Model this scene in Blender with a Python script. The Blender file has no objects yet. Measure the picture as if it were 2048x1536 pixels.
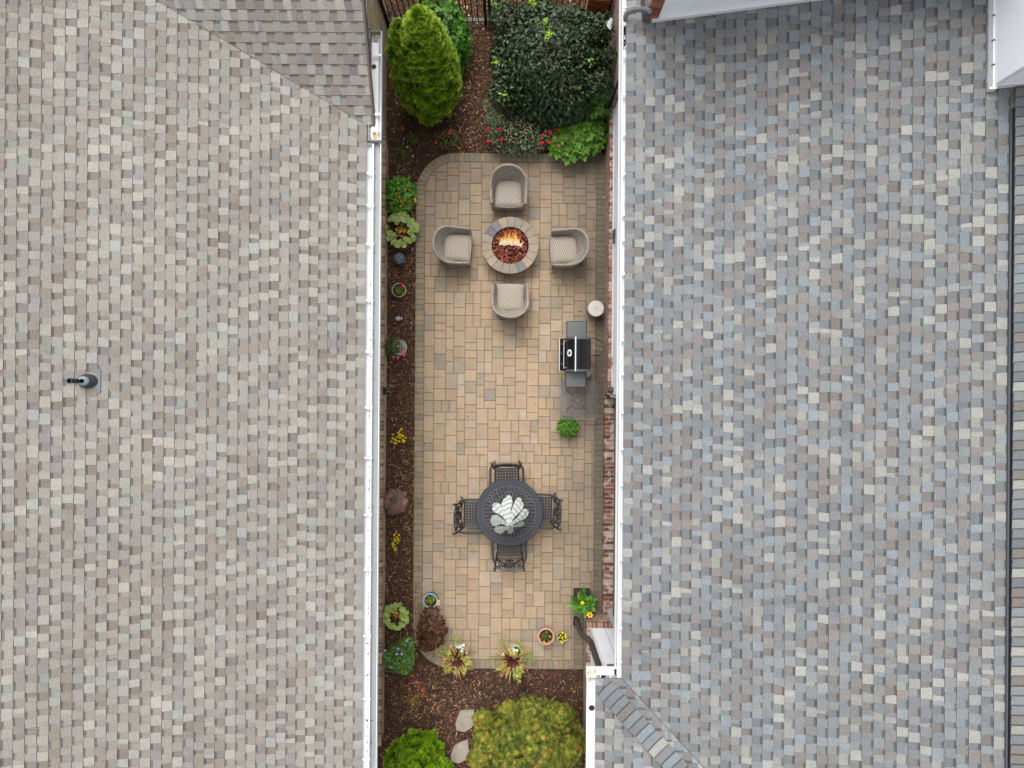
import bpy, math, random
import numpy as np
from mathutils import Vector, Matrix
PI = math.pi
rng = np.random.default_rng(7)
random.seed(7)
# ------------------------------------------------------------------ camera, sky, sun, exposure
H = 13.65; F = 1365.0; ROLL = math.radians(0.42)
sc = bpy.context.scene
cam = bpy.data.objects.new('camera', bpy.data.cameras.new('camera'))
sc.collection.objects.link(cam); sc.camera = cam
cam.location = (0, 0, H); cam.rotation_euler = (0, 0, ROLL)
cam.data.sensor_width = 36; cam.data.lens = 36*F/2048; cam.data.clip_end = 300
w = bpy.data.worlds.new('World'); sc.world = w; w.use_nodes = True
nt = w.node_tree; bg = nt.nodes['Background']
sky = nt.nodes.new('ShaderNodeTexSky'); sky.sky_type = 'NISHITA'; sky.sun_disc = False
SUN_EL, SUN_ROT = math.radians(60), math.radians(-14)
sky.sun_elevation = SUN_EL; sky.sun_rotation = SUN_ROT
sky.air_density = 1.0; sky.dust_density = 5.0; sky.ozone_density = 1.0
hs = nt.nodes.new('ShaderNodeHueSaturation'); hs.inputs['Saturation'].default_value = 0.16
nt.links.new(sky.outputs[0], hs.inputs['Color']); nt.links.new(hs.outputs[0], bg.inputs[0])
bg.inputs[1].default_value = 0.15
sun = bpy.data.objects.new('sun', bpy.data.lights.new('sun', 'SUN')); sc.collection.objects.link(sun)
sun.data.energy = 0.75; sun.data.angle = math.radians(40); sun.data.color = (1, 0.97, 0.93)
sdir = Vector((math.sin(SUN_ROT)*math.cos(SUN_EL), math.cos(SUN_ROT)*math.cos(SUN_EL), math.sin(SUN_EL)))
sun.rotation_euler = sdir.to_track_quat('Z', 'Y').to_euler()
sc.view_settings.view_transform = 'Standard'; sc.view_settings.look = 'None'
sc.view_settings.exposure = 1.0; sc.view_settings.gamma = 1
sc.cycles.max_bounces = 6; sc.cycles.transparent_max_bounces = 8

def P(px, py, z=0.0):
    dx = px-1024; dy = 768-py; c, s = math.cos(ROLL), math.sin(ROLL); k = (H-z)/F
    return np.array([(dx*c-dy*s)*k, (dx*s+dy*c)*k, z])
def lin(c):
    c = np.asarray(c, float)/255.0
    return np.where(c <= 0.04045, c/12.92, ((c+0.055)/1.055)**2.4)
def C(r, g, b, k=0.56):
    return lin((r, g, b))*k

# ------------------------------------------------------------------ mesh builder
class MB:
    def __init__(s): s.v=[]; s.n=0; s.li=[]; s.sz=[]; s.col=[]; s.uv=[]; s.hasuv=False
    def add(s, v, faces, col=(1,1,1), uv=None):
        v = np.asarray(v, float).reshape(-1,3)
        li = np.fromiter((i for f in faces for i in f), dtype=np.int64)
        sz = np.array([len(f) for f in faces], dtype=np.int64)
        col = np.asarray(col, float)
        if col.ndim == 1: col = np.tile(col, (len(sz),1))
        s.raw(v, li, sz, col, uv)
    def raw(s, v, li, sz, col, uv=None):
        s.v.append(v); s.li.append(li+s.n); s.sz.append(sz); s.col.append(col); s.n += len(v)
        if uv is None: uv = np.zeros((len(li),2))
        else: s.hasuv = True
        s.uv.append(np.asarray(uv, float))
    def box(s, x0,y0,z0,x1,y1,z1, col=(1,1,1), M=None):
        v = np.array([(x,y,z) for z in (z0,z1) for y in (y0,y1) for x in (x0,x1)], float)
        if M is not None: v = v@np.asarray(M[0]).T+np.asarray(M[1])
        f = [(0,2,3,1),(4,5,7,6),(0,1,5,4),(2,6,7,3),(0,4,6,2),(1,3,7,5)]
        # uv in metres
        uv=[]
        L=[x1-x0,y1-y0,z1-z0]
        loc = np.array([(x,y,z) for z in (z0,z1) for y in (y0,y1) for x in (x0,x1)], float)
        for k,fc in enumerate(f):
            for i in fc:
                p=loc[i]
                uv.append((p[0],p[1]) if k<2 else ((p[0],p[2]) if k<4 else (p[1],p[2])))
        s.add(v, f, col, uv)
    def bbox(s, x0,y0,z0,x1,y1,z1, b=0.01, col=(1,1,1), M=None):   # box with a chamfered top
        v=[]
        for (i,z) in ((0,z0),(0,z1-b),(b,z1)):
            v += [(x0+i,y0+i,z),(x1-i,y0+i,z),(x1-i,y1-i,z),(x0+i,y1-i,z)]
        v=np.array(v,float)
        if M is not None: v = v@np.asarray(M[0]).T+np.asarray(M[1])
        f=[(3,2,1,0),(8,9,10,11)]
        for r in (0,4):
            for k in range(4): f.append((r+k, r+(k+1)%4, r+4+(k+1)%4, r+4+k))
        s.add(v,f,col)
    def prism(s, pts, z0, z1, col=(1,1,1), bev=0.0):
        pts=np.asarray(pts,float); n=len(pts)
        c=pts.mean(0)
        rings=[(pts,z0),(pts,z1-bev)]
        if bev>0:
            d=pts-c; L=np.linalg.norm(d,axis=1,keepdims=True); rings.append((pts-d/L*bev*1.2,z1))
        v=np.concatenate([np.c_[p,np.full(n,z)] for p,z in rings])
        f=[tuple(range(n-1,-1,-1)), tuple(range((len(rings)-1)*n, len(rings)*n))]
        for r in range(len(rings)-1):
            for k in range(n): f.append((r*n+k, r*n+(k+1)%n, (r+1)*n+(k+1)%n, (r+1)*n+k))
        s.add(v,f,col)
    def tube(s, pts, r, n=8, col=(1,1,1), cap=True, flat=1.0):
        pts=[Vector(p) for p in pts]; m=len(pts)
        rr = r if hasattr(r,'__len__') else [r]*m
        v=[]; prev=None
        for i,p in enumerate(pts):
            t=(pts[min(i+1,m-1)]-pts[max(i-1,0)]).normalized()
            if prev is None:
                a=Vector((0,0,1)) if abs(t.z)<0.9 else Vector((1,0,0))
                u=t.cross(a).normalized()
            else:
                u=(prev-t*prev.dot(t))
                u = u.normalized() if u.length>1e-6 else t.orthogonal().normalized()
            prev=u; b=t.cross(u)
            for k in range(n):
                a=2*PI*(k+.5)/n
                v.append(p+u*(math.cos(a)*rr[i])+b*(math.sin(a)*rr[i]*flat))
        f=[]; uv=[]
        L=0
        for i in range(m-1):
            L2=L+(pts[i+1]-pts[i]).length
            for k in range(n):
                f.append((i*n+k, i*n+(k+1)%n, (i+1)*n+(k+1)%n, (i+1)*n+k))
                uv += [(k/n,L),((k+1)/n,L),((k+1)/n,L2),(k/n,L2)]
            L=L2
        if cap:
            f.append(tuple(range(n-1,-1,-1))); f.append(tuple(range((m-1)*n,m*n)))
            uv += [(0,0)]*(2*n)
        s.add(np.array([tuple(q) for q in v]), f, col, uv)
    def lathe(s, prof, c=(0,0,0), n=32, col=(1,1,1), capb=True, capt=False):
        c=np.asarray(c,float); v=[]
        for r,z in prof:
            for k in range(n):
                a=2*PI*k/n; v.append((c[0]+r*math.cos(a), c[1]+r*math.sin(a), c[2]+z))
        m=len(prof); f=[]
        for i in range(m-1):
            for k in range(n): f.append((i*n+k, i*n+(k+1)%n, (i+1)*n+(k+1)%n, (i+1)*n+k))
        if capb: f.append(tuple(range(n-1,-1,-1)))
        if capt: f.append(tuple(range((m-1)*n,m*n)))
        s.add(v,f,col)
    def blob(s, c, r, n=10, jit=.12, col=(1,1,1), rg=None):
        rg = rg or rng; r=np.asarray(r if hasattr(r,'__len__') else (r,r,r),float)
        v=[];m=max(4,n//2+1)
        for i in range(1,m):
            th=PI*i/m
            for k in range(n):
                a=2*PI*k/n; j=1+rg.uniform(-jit,jit)
                v.append((math.sin(th)*math.cos(a)*j, math.sin(th)*math.sin(a)*j, math.cos(th)*j))
        v.append((0,0,1)); v.append((0,0,-1)); v=np.array(v)*r+np.asarray(c,float)
        f=[]
        for i in range(m-2):
            for k in range(n): f.append((i*n+k,(i+1)*n+k,(i+1)*n+(k+1)%n,i*n+(k+1)%n))
        T=(m-1)*n
        for k in range(n):
            f.append((T,k,(k+1)%n)); f.append((T+1,(m-2)*n+(k+1)%n,(m-2)*n+k))
        s.add(v,f,col)
    def scatter(s, base, pos, R, scale, col, col2=None):
        bv,bf,flag = base
        N=len(pos); k=len(bv)
        scale=np.asarray(scale,float)
        if scale.ndim==1: scale=scale[:,None,None]
        else: scale=scale[:,None,:]
        v=(bv[None]*scale)@np.transpose(R,(0,2,1))+pos[:,None,:]
        li=np.fromiter((i for f in bf for i in f),dtype=np.int64); sz=np.array([len(f) for f in bf])
        LI=(li[None]+np.arange(N)[:,None]*k).ravel(); SZ=np.tile(sz,N)
        col=np.asarray(col,float)
        cc=np.repeat(col[:,None,:],len(bf),1)
        if col2 is not None:
            fl=np.array(flag,bool); cc[:,fl,:]=np.asarray(col2)[:,None,:]
        s.raw(v.reshape(-1,3),LI,SZ,cc.reshape(-1,3))
    def build(s, name, smooth=False):
        me=bpy.data.meshes.new(name)
        v=np.concatenate(s.v); li=np.concatenate(s.li); sz=np.concatenate(s.sz); col=np.concatenate(s.col); uv=np.concatenate(s.uv)
        me.vertices.add(len(v)); me.vertices.foreach_set('co', v.astype(np.float32).ravel())
        me.loops.add(len(li)); me.loops.foreach_set('vertex_index', li.astype(np.int32))
        me.polygons.add(len(sz)); st=np.concatenate([[0],np.cumsum(sz)[:-1]])
        me.polygons.foreach_set('loop_start', st.astype(np.int32)); me.polygons.foreach_set('loop_total', sz.astype(np.int32))
        me.polygons.foreach_set('use_smooth', np.full(len(sz),smooth,dtype=bool))
        me.update(calc_edges=True)
        a=me.attributes.new('Col','FLOAT_COLOR','CORNER')
        cc=np.ones((len(li),4),np.float32); cc[:,:3]=np.repeat(col,sz,axis=0)
        a.data.foreach_set('color', cc.ravel())
        if s.hasuv:
            u=me.uv_layers.new(name='UVMap'); u.data.foreach_set('uv', uv.astype(np.float32).ravel())
        return me

ORG={}
def obj(name, mb, mat, parent=None, label=None, cat=None, group=None, kind=None, smooth=False, local=False, loc=None):
    me = mb if isinstance(mb, bpy.types.Mesh) else mb.build(name, smooth)
    if mat is not None and not me.materials: me.materials.append(mat)
    o=bpy.data.objects.new(name, me); sc.collection.objects.link(o)
    if parent is not None:
        o.parent=parent
        if loc is not None: o.location=loc; ORG[o.name]=Vector(ORG[parent.name])+Vector(loc)
        elif local: ORG[o.name]=Vector(ORG[parent.name])
        else: o.location=-Vector(ORG[parent.name]); ORG[o.name]=Vector((0,0,0))
    else:
        if loc is not None: o.location=loc
        ORG[o.name]=Vector(loc or (0,0,0))
    tag(o,label,cat,group,kind); return o
def tag(o,label=None,cat=None,group=None,kind=None):
    if label: o['label']=label
    if cat: o['category']=cat
    if group: o['group']=group
    if kind: o['kind']=kind
    return o
def thing(name,label,cat,loc=(0,0,0),rz=0,group=None):
    o=bpy.data.objects.new(name,None); sc.collection.objects.link(o); o.empty_display_size=.1
    o.location=tuple(float(q) for q in loc); o.rotation_euler=(0,0,rz); ORG[o.name]=Vector(o.location)
    return tag(o,label,cat,group)
def dup(root, loc, rz, label):
    r=root.copy(); sc.collection.objects.link(r); r.location=loc; r.rotation_euler=(0,0,rz); r['label']=label
    for ch in list(root.children):
        c=ch.copy(); sc.collection.objects.link(c); c.parent=r
        for g in list(ch.children):
            d=g.copy(); sc.collection.objects.link(d); d.parent=c
    return r

# ------------------------------------------------------------------ materials
def nodes(name):
    m=bpy.data.materials.new(name); m.use_nodes=True; t=m.node_tree
    return m,t,t.nodes['Principled BSDF']
def mat(name, col=None, gain=1.0, rough=.8, spec=.3, metal=0, noise=None, bump=None, noise2=None, sheen=0, trans=0, coat=0, wash=0):
    m,t,p=nodes(name); N=t.nodes; L=t.links
    p.inputs['Roughness'].default_value=rough; p.inputs['Specular IOR Level'].default_value=spec
    p.inputs['Metallic'].default_value=metal
    tc=N.new('ShaderNodeTexCoord')
    if col is None:
        a=N.new('ShaderNodeAttribute'); a.attribute_name='Col'; out=a.outputs['Color']
    else:
        a=N.new('ShaderNodeRGB'); a.outputs[0].default_value=(*col,1); out=a.outputs[0]
    if gain!=1.0:
        x=N.new('ShaderNodeVectorMath'); x.operation='SCALE'; x.inputs['Scale'].default_value=gain; L.new(out,x.inputs[0]); out=x.outputs[0]
    for nz in (noise,noise2):
        if nz:
            n=N.new('ShaderNodeTexNoise'); n.inputs['Scale'].default_value=nz[0]; n.inputs['Detail'].default_value=4; n.inputs['Roughness'].default_value=.65
            L.new(tc.outputs['Object'],n.inputs['Vector'])
            r=N.new('ShaderNodeMapRange'); r.inputs[1].default_value=.3; r.inputs[2].default_value=.7
            r.inputs[3].default_value=1-nz[1]; r.inputs[4].default_value=1+nz[1]
            L.new(n.outputs[0],r.inputs[0])
            x=N.new('ShaderNodeVectorMath'); x.operation='SCALE'
            L.new(out,x.inputs[0]); L.new(r.outputs[0],x.inputs['Scale']); out=x.outputs[0]
    if wash:
        n=N.new('ShaderNodeTexNoise'); n.inputs['Scale'].default_value=9; n.inputs['Detail'].default_value=5; L.new(tc.outputs['Object'],n.inputs['Vector'])
        r=N.new('ShaderNodeMapRange'); r.inputs[1].default_value=.50; r.inputs[2].default_value=.62; r.inputs[4].default_value=wash; L.new(n.outputs[0],r.inputs[0])
        x=N.new('ShaderNodeMixRGB'); L.new(r.outputs[0],x.inputs[0]); L.new(out,x.inputs[1]); x.inputs[2].default_value=(.42,.38,.33,1); out=x.outputs[0]
    L.new(out,p.inputs['Base Color'])
    if bump:
        n=N.new('ShaderNodeTexNoise'); n.inputs['Scale'].default_value=bump[0]; n.inputs['Detail'].default_value=5
        L.new(tc.outputs['Object'],n.inputs['Vector'])
        b=N.new('ShaderNodeBump'); b.inputs['Strength'].default_value=bump[1]; b.inputs['Distance'].default_value=bump[2] if len(bump)>2 else .01
        L.new(n.outputs[0],b.inputs['Height']); L.new(b.outputs[0],p.inputs['Normal'])
    if trans:   # thin leaf: some light passes through
        tr=N.new('ShaderNodeBsdfTranslucent'); L.new(out,tr.inputs['Color'])
        mx=N.new('ShaderNodeMixShader'); mx.inputs[0].default_value=trans
        L.new(p.outputs[0],mx.inputs[1]); L.new(tr.outputs[0],mx.inputs[2]); L.new(mx.outputs[0],N['Material Output'].inputs['Surface'])
    if coat: p.inputs['Coat Weight'].default_value=coat
    return m
M={}
M['shingle']=mat('asphalt_shingle', rough=.95, spec=.15, noise=(62,.26), noise2=(.9,.09), bump=(160,.5,.004))
M['paver']=mat('concrete_paver', rough=.9, spec=.2, noise=(4.5,.11), noise2=(45,.13), bump=(150,.35,.003))
M['joint']=mat('joint_sand', C(116,101,84), rough=1, noise=(60,.25))
M['white']=mat('white_paint', C(244,245,248,.72), rough=.5, spec=.35, noise=(3,.04))
M['strap']=mat('bright_white_strap', C(250,250,252,.80), rough=.5)
M['whitegrey']=mat('white_aluminium', C(222,226,228,.52), rough=.45, noise=(2,.05))
M['tray']=mat('grey_tray', C(196,203,202,.42), rough=.5, noise=(2,.06))
M['siding']=mat('white_siding', C(240,242,248,.93), rough=.6, noise=(1.5,.03))
M['leaf']=mat('leaf', gain=1.5, rough=.5, spec=.35, trans=.22, noise=(9,.12))
M['gloss_leaf']=mat('glossy_leaf', gain=1.35, rough=.42, spec=.4, trans=.12, noise=(9,.15))
M['petal']=mat('petal', gain=1.6, rough=.6, spec=.2, trans=.2)
M['bark']=mat('bark', C(84,66,50), rough=.95, noise=(30,.3), bump=(60,.6))
M['chip']=mat('mulch_chip', rough=.95, spec=.1)
M['black_metal']=mat('black_powder_coat', C(28,28,30,1), rough=.45, spec=.4, noise=(20,.15))
M['cast']=mat('cast_aluminium_bronze', C(44,43,43,1), rough=.45, spec=.5, noise=(25,.18), bump=(90,.25,.002))
M['castb']=mat('cast_aluminium_table', C(50,54,59,1), rough=.55, spec=.3, noise=(18,.10), bump=(120,.2,.002))
M['castd']=mat('cast_aluminium_dark', C(74,73,76,1), rough=.5, spec=.4, noise=(18,.12))
M['steel']=mat('stainless_steel', C(190,192,192,.8), rough=.3, metal=.85)
M['enamel']=mat('black_enamel', C(16,16,18,1), rough=.16, spec=.5)
M['shelf']=mat('grey_painted_shelf', C(74,78,77,1), rough=.28, spec=.5, noise=(6,.06))
M['brick']=mat('brick', rough=.95, spec=.15, noise=(30,.18), bump=(120,.5,.004))
M['brick_worn']=mat('whitewashed_brick', rough=.95, spec=.15, noise=(30,.18), bump=(120,.5,.004), wash=.75)
M['mortar']=mat('mortar', C(190,178,158), rough=1, noise=(40,.12))
M['terracotta']=mat('terracotta', C(226,176,148), rough=.85, noise=(12,.08))
M['stone']=mat('flagstone', C(196,183,168), rough=.9, noise=(7,.16), noise2=(45,.14), bump=(40,.4))
M['soil']=mat('potting_soil', C(58,42,34), rough=1, noise=(60,.4), bump=(60,.8))
M['pipe']=mat('dark_bronze_downspout', C(62,56,52,1), rough=.5, spec=.4, noise=(6,.1))
M['plain']=mat('painted_object', rough=.5, spec=.4, noise=(20,.06))
M['darkglass']=mat('dark_glass', C(40,46,52,1), rough=.1, spec=.5)

def mat_ground():
    m,t,p=nodes('mulch_soil'); N=t.nodes; L=t.links
    tc=N.new('ShaderNodeTexCoord')
    n=N.new('ShaderNodeTexNoise'); n.inputs['Scale'].default_value=55; n.inputs['Detail'].default_value=6; n.inputs['Roughness'].default_value=.7
    L.new(tc.outputs['Object'],n.inputs['Vector'])
    r=N.new('ShaderNodeValToRGB'); e=r.color_ramp.elements
    e[0].position=.32; e[0].color=(*C(32,23,19,1),1); e[1].position=.75; e[1].color=(*C(108,84,68,1),1)
    x=e.new(.52); x.color=(*C(70,52,43,1),1)
    L.new(n.outputs[0],r.inputs[0]); L.new(r.outputs[0],p.inputs['Base Color'])
    b=N.new('ShaderNodeBump'); b.inputs['Strength'].default_value=1; b.inputs['Distance'].default_value=.03
    L.new(n.outputs[0],b.inputs['Height']); L.new(b.outputs[0],p.inputs['Normal'])
    p.inputs['Roughness'].default_value=1; p.inputs['Specular IOR Level'].default_value=.1
    return m
M['ground']=mat_ground()
def mat_brickwall(name,c1,c2,mort,white):
    m,t,p=nodes(name); N=t.nodes; L=t.links
    tc=N.new('ShaderNodeTexCoord'); bt=N.new('ShaderNodeTexBrick')
    bt.inputs['Color1'].default_value=(*c1,1); bt.inputs['Color2'].default_value=(*c2,1); bt.inputs['Mortar'].default_value=(*mort,1)
    bt.inputs['Scale'].default_value=1; bt.inputs['Brick Width'].default_value=.205; bt.inputs['Row Height'].default_value=.075
    bt.inputs['Mortar Size'].default_value=.006; bt.inputs['Bias'].default_value=0
    L.new(tc.outputs['UV'],bt.inputs['Vector'])
    n=N.new('ShaderNodeTexNoise'); n.inputs['Scale'].default_value=7; n.inputs['Detail'].default_value=6
    L.new(tc.outputs['Object'],n.inputs['Vector'])
    r=N.new('ShaderNodeMapRange'); r.inputs[1].default_value=.52; r.inputs[2].default_value=.62; r.inputs[4].default_value=white
    L.new(n.outputs[0],r.inputs[0])
    mx=N.new('ShaderNodeMixRGB'); L.new(r.outputs[0],mx.inputs[0]); L.new(bt.outputs['Color'],mx.inputs[1]); mx.inputs[2].default_value=(*C(216,205,190),1)
    L.new(mx.outputs[0],p.inputs['Base Color']); p.inputs['Roughness'].default_value=.95
    b=N.new('ShaderNodeBump'); b.inputs['Strength'].default_value=.8; b.inputs['Distance'].default_value=.01; b.invert=True
    L.new(bt.outputs['Fac'],b.inputs['Height']); L.new(b.outputs[0],p.inputs['Normal'])
    return m
M['wall_tan']=mat_brickwall('tan_brick_wall',C(214,184,146,.8),C(150,124,100,.8),C(238,226,200,.8),.5)
M['wall_red']=mat_brickwall('red_brick_wall',C(176,130,110,.8),C(128,100,90,.8),C(222,212,200,.8),.85)
def mat_wicker():
    m,t,p=nodes('wicker_weave'); N=t.nodes; L=t.links
    tc=N.new('ShaderNodeTexCoord'); bt=N.new('ShaderNodeTexBrick')
    bt.inputs['Color1'].default_value=(*C(206,196,180,.72),1); bt.inputs['Color2'].default_value=(*C(164,154,140,.72),1); bt.inputs['Mortar'].default_value=(*C(104,95,85,.72),1)
    bt.inputs['Scale'].default_value=1; bt.inputs['Brick Width'].default_value=.034; bt.inputs['Row Height'].default_value=.020; bt.inputs['Mortar Size'].default_value=.0028
    L.new(tc.outputs['UV'],bt.inputs['Vector']); L.new(bt.outputs['Color'],p.inputs['Base Color'])
    b=N.new('ShaderNodeBump'); b.inputs['Strength'].default_value=.7; b.inputs['Distance'].default_value=.004; b.invert=True
    L.new(bt.outputs['Fac'],b.inputs['Height']); L.new(b.outputs[0],p.inputs['Normal'])
    p.inputs['Roughness'].default_value=.6; return m
M['wicker']=mat_wicker()
def mth(t,op,a,b=None,c=None):
    n=t.nodes.new('ShaderNodeMath'); n.operation=op
    for i,x in enumerate((a,b,c)):
        if x is None: continue
        if isinstance(x,(int,float)): n.inputs[i].default_value=x
        else: t.links.new(x,n.inputs[i])
    return n.outputs[0]
def mat_herring():
    m,t,p=nodes('herringbone_weave'); N=t.nodes; L=t.links
    tc=N.new('ShaderNodeTexCoord'); sp=N.new('ShaderNodeSeparateXYZ'); L.new(tc.outputs['UV'],sp.inputs[0])
    z=mth(t,'PINGPONG',mth(t,'ADD',sp.outputs[0],10.0),.052)
    s=mth(t,'FRACT',mth(t,'DIVIDE',mth(t,'ADD',mth(t,'MULTIPLY',z,.75),sp.outputs[1]),.036))
    tri=mth(t,'ABSOLUTE',mth(t,'SUBTRACT',s,.5))
    n=N.new('ShaderNodeTexNoise'); n.inputs['Scale'].default_value=90; L.new(tc.outputs['UV'],n.inputs['Vector'])
    tri2=mth(t,'ADD',tri,mth(t,'MULTIPLY',mth(t,'SUBTRACT',n.outputs[0],.5),.25))
    r=N.new('ShaderNodeValToRGB'); e=r.color_ramp.elements
    e[0].position=.10; e[0].color=(*C(112,99,88),1); e[1].position=.26; e[1].color=(*C(208,197,180),1)
    L.new(tri2,r.inputs[0]); L.new(r.outputs[0],p.inputs['Base Color'])
    b=N.new('ShaderNodeBump'); b.inputs['Strength'].default_value=.5; b.inputs['Distance'].default_value=.005
    L.new(tri,b.inputs['Height']); L.new(b.outputs[0],p.inputs['Normal']); p.inputs['Roughness'].default_value=.8
    return m
M['herring']=mat_herring()
def mat_canopy():
    m,t,p=nodes('striped_canopy'); N=t.nodes; L=t.links
    tc=N.new('ShaderNodeTexCoord'); sp=N.new('ShaderNodeSeparateXYZ'); L.new(tc.outputs['UV'],sp.inputs[0])
    wv=mth(t,'MULTIPLY',mth(t,'SINE',mth(t,'MULTIPLY',sp.outputs[0],9.0)),.012)
    s=mth(t,'FRACT',mth(t,'DIVIDE',mth(t,'ADD',sp.outputs[1],wv),.15))
    r=N.new('ShaderNodeValToRGB'); r.color_ramp.interpolation='EASE'; e=r.color_ramp.elements
    e[0].position=0; e[0].color=(*C(222,228,224,.62),1); e[1].position=1; e[1].color=(*C(222,228,224,.62),1)
    for q,cc in ((.36,C(218,224,220,.62)),(.46,C(150,168,170,.6)),(.60,C(160,176,176,.6)),(.70,C(216,206,194,.7)),(.82,C(222,228,224,.62))):
        x=e.new(q); x.color=(*cc,1)
    L.new(s,r.inputs[0]); L.new(r.outputs[0],p.inputs['Base Color']); p.inputs['Roughness'].default_value=.85
    return m
M['canopy']=mat_canopy()
def mat_glass():
    m,t,p=nodes('tinted_table_glass'); N=t.nodes; L=t.links
    tr=N.new('ShaderNodeBsdfTransparent'); tr.inputs[0].default_value=(.85,.85,.87,1)
    g=N.new('ShaderNodeBsdfGlossy'); g.inputs['Roughness'].default_value=.35
    mx=N.new('ShaderNodeMixShader'); mx.inputs[0].default_value=.035; L.new(tr.outputs[0],mx.inputs[1]); L.new(g.outputs[0],mx.inputs[2])
    L.new(mx.outputs[0],N['Material Output'].inputs['Surface']); return m
M['glass']=mat_glass()
def mat_flame():
    m,t,p=nodes('gas_flame'); N=t.nodes; L=t.links
    tc=N.new('ShaderNodeTexCoord'); sp=N.new('ShaderNodeSeparateXYZ'); L.new(tc.outputs['UV'],sp.inputs[0])
    n=N.new('ShaderNodeTexNoise'); n.inputs['Scale'].default_value=22; L.new(tc.outputs['Object'],n.inputs['Vector'])
    v=mth(t,'ADD',mth(t,'MULTIPLY',sp.outputs[1],3.0),mth(t,'MULTIPLY',mth(t,'SUBTRACT',n.outputs[0],.5),.9))
    r=N.new('ShaderNodeValToRGB'); e=r.color_ramp.elements
    e[0].position=.12; e[0].color=(1,.86,.62,1); e[1].position=1; e[1].color=(.75,.10,.01,1)
    for q,cc in ((.35,(1,.62,.16,1)),(.6,(1,.36,.05,1))):
        x=e.new(q); x.color=cc
    L.new(v,r.inputs[0])
    em=N.new('ShaderNodeEmission'); em.inputs[1].default_value=.5; L.new(r.outputs[0],em.inputs[0])
    tr=N.new('ShaderNodeBsdfTransparent'); mx=N.new('ShaderNodeMixShader')
    al=N.new('ShaderNodeMapRange'); al.inputs[1].default_value=.2; al.inputs[2].default_value=1.05; al.inputs[3].default_value=.62; al.inputs[4].default_value=.02
    L.new(v,al.inputs[0]); L.new(al.outputs[0],mx.inputs[0]); L.new(tr.outputs[0],mx.inputs[1]); L.new(em.outputs[0],mx.inputs[2])
    L.new(mx.outputs[0],N['Material Output'].inputs['Surface']); return m
M['flame']=mat_flame()

# ------------------------------------------------------------------ ground sheet
g=MB(); g.box(-60,-60,-.40,60,60,-.03)
obj('ground',g,M['ground'],kind='structure')

# ------------------------------------------------------------------ clipping helper
def clip(poly, a, b, c):      # keep a*x+b*y<=c ; poly list of 3-vectors
    out=[]; n=len(poly)
    for i in range(n):
        p,q=poly[i],poly[(i+1)%n]; dp=a*p[0]+b*p[1]-c; dq=a*q[0]+b*q[1]-c
        if dp<=0: out.append(p)
        if (dp<0 and dq>0) or (dp>0 and dq<0):
            t=dp/(dp-dq); out.append(p+(q-p)*t)
    return out

# ------------------------------------------------------------------ patio
XL=P(829,780)[0]; XR=P(1208.5,780)[0]; YT=P(1020,306)[1]; YB=P(1020,1338)[1]
XN=P(1167,1290)[0]; YN=P(1200,1236)[1]; RC=.80; BW=.185
def rounded(xl,xr,yt,yb,r,n=14):
    pts=[(xr,yb),(xr,yt)]
    for k in range(n+1):
        a=PI/2+PI/2*k/n; pts.append((xl+r+r*math.cos(a), yt-r+r*math.sin(a)))
    for k in range(n+1):
        a=PI+PI/2*k/n; pts.append((xl+r+r*math.cos(a), yb+r+r*math.sin(a)))
    return pts
inner=rounded(XL+BW,XR-BW,YT-BW,YB+BW,RC-BW)
def halfplanes(pts):
    hp=[]
    for i in range(len(pts)):
        (x0,y0),(x1,y1)=pts[i],pts[(i+1)%len(pts)]
        a,b=(y1-y0),-(x1-x0); L=math.hypot(a,b)
        if L<1e-6: continue
        hp.append((a/L,b/L,(a*x0+b*y0)/L))
    return hp
hp=halfplanes(inner)      # ccw: inside is a*x+b*y<=c
pav=MB()
pal=[C(202,178,148),C(198,174,145),C(202,174,146),C(204,178,143),C(194,170,143),C(190,169,143),C(181,167,145),C(169,160,145),C(200,180,156),C(197,173,146)]
palw=np.array([3,3,2,.7,2.4,2.2,1.2,.22,2.4,2.4]); palw/=palw.sum()
def tile(poly,col,z=0,bev=.006,gap=.0024):
    p=np.array([q[:2] for q in poly]); 
    if len(p)<3: return
    # drop near duplicates
    keep=[i for i in range(len(p)) if np.linalg.norm(p[i]-p[i-1])>.004]; p=p[keep]
    if len(p)<3: return
    area=.5*abs(np.dot(p[:,0],np.roll(p[:,1],-1))-np.dot(p[:,1],np.roll(p[:,0],-1)))
    if area<.0015: return
    c=p.mean(0); d=p-c; ext=np.abs(d).max(0)+1e-6
    def ins(e): return c+d*np.maximum(1-e/ext,.2)
    n=len(p); A=ins(gap); B=ins(gap+bev)
    v=np.concatenate([np.c_[A,np.full(n,z-.03)],np.c_[A,np.full(n,z-bev*.8)],np.c_[B,np.full(n,z)]])
    f=[tuple(range(2*n,3*n))]
    for r in (0,n):
        for k in range(n): f.append((r+k,r+(k+1)%n,r+n+(k+1)%n,r+n+k))
    cc=np.tile(col,(len(f),1)); cc[1:]*=.82
    pav.add(v,f,cc)
U=.0775
nx=int((XR-XL)/U)+2; ny=int((YT-YB)/U)+2
grid=np.zeros((ny+5,nx+5),bool)
def greying(x,y):      # grey weathering towards the right hand wall; greyer towards the patio top too
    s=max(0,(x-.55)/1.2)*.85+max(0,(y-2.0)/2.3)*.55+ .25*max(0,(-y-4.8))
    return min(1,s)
grey=C(140,130,114)
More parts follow.
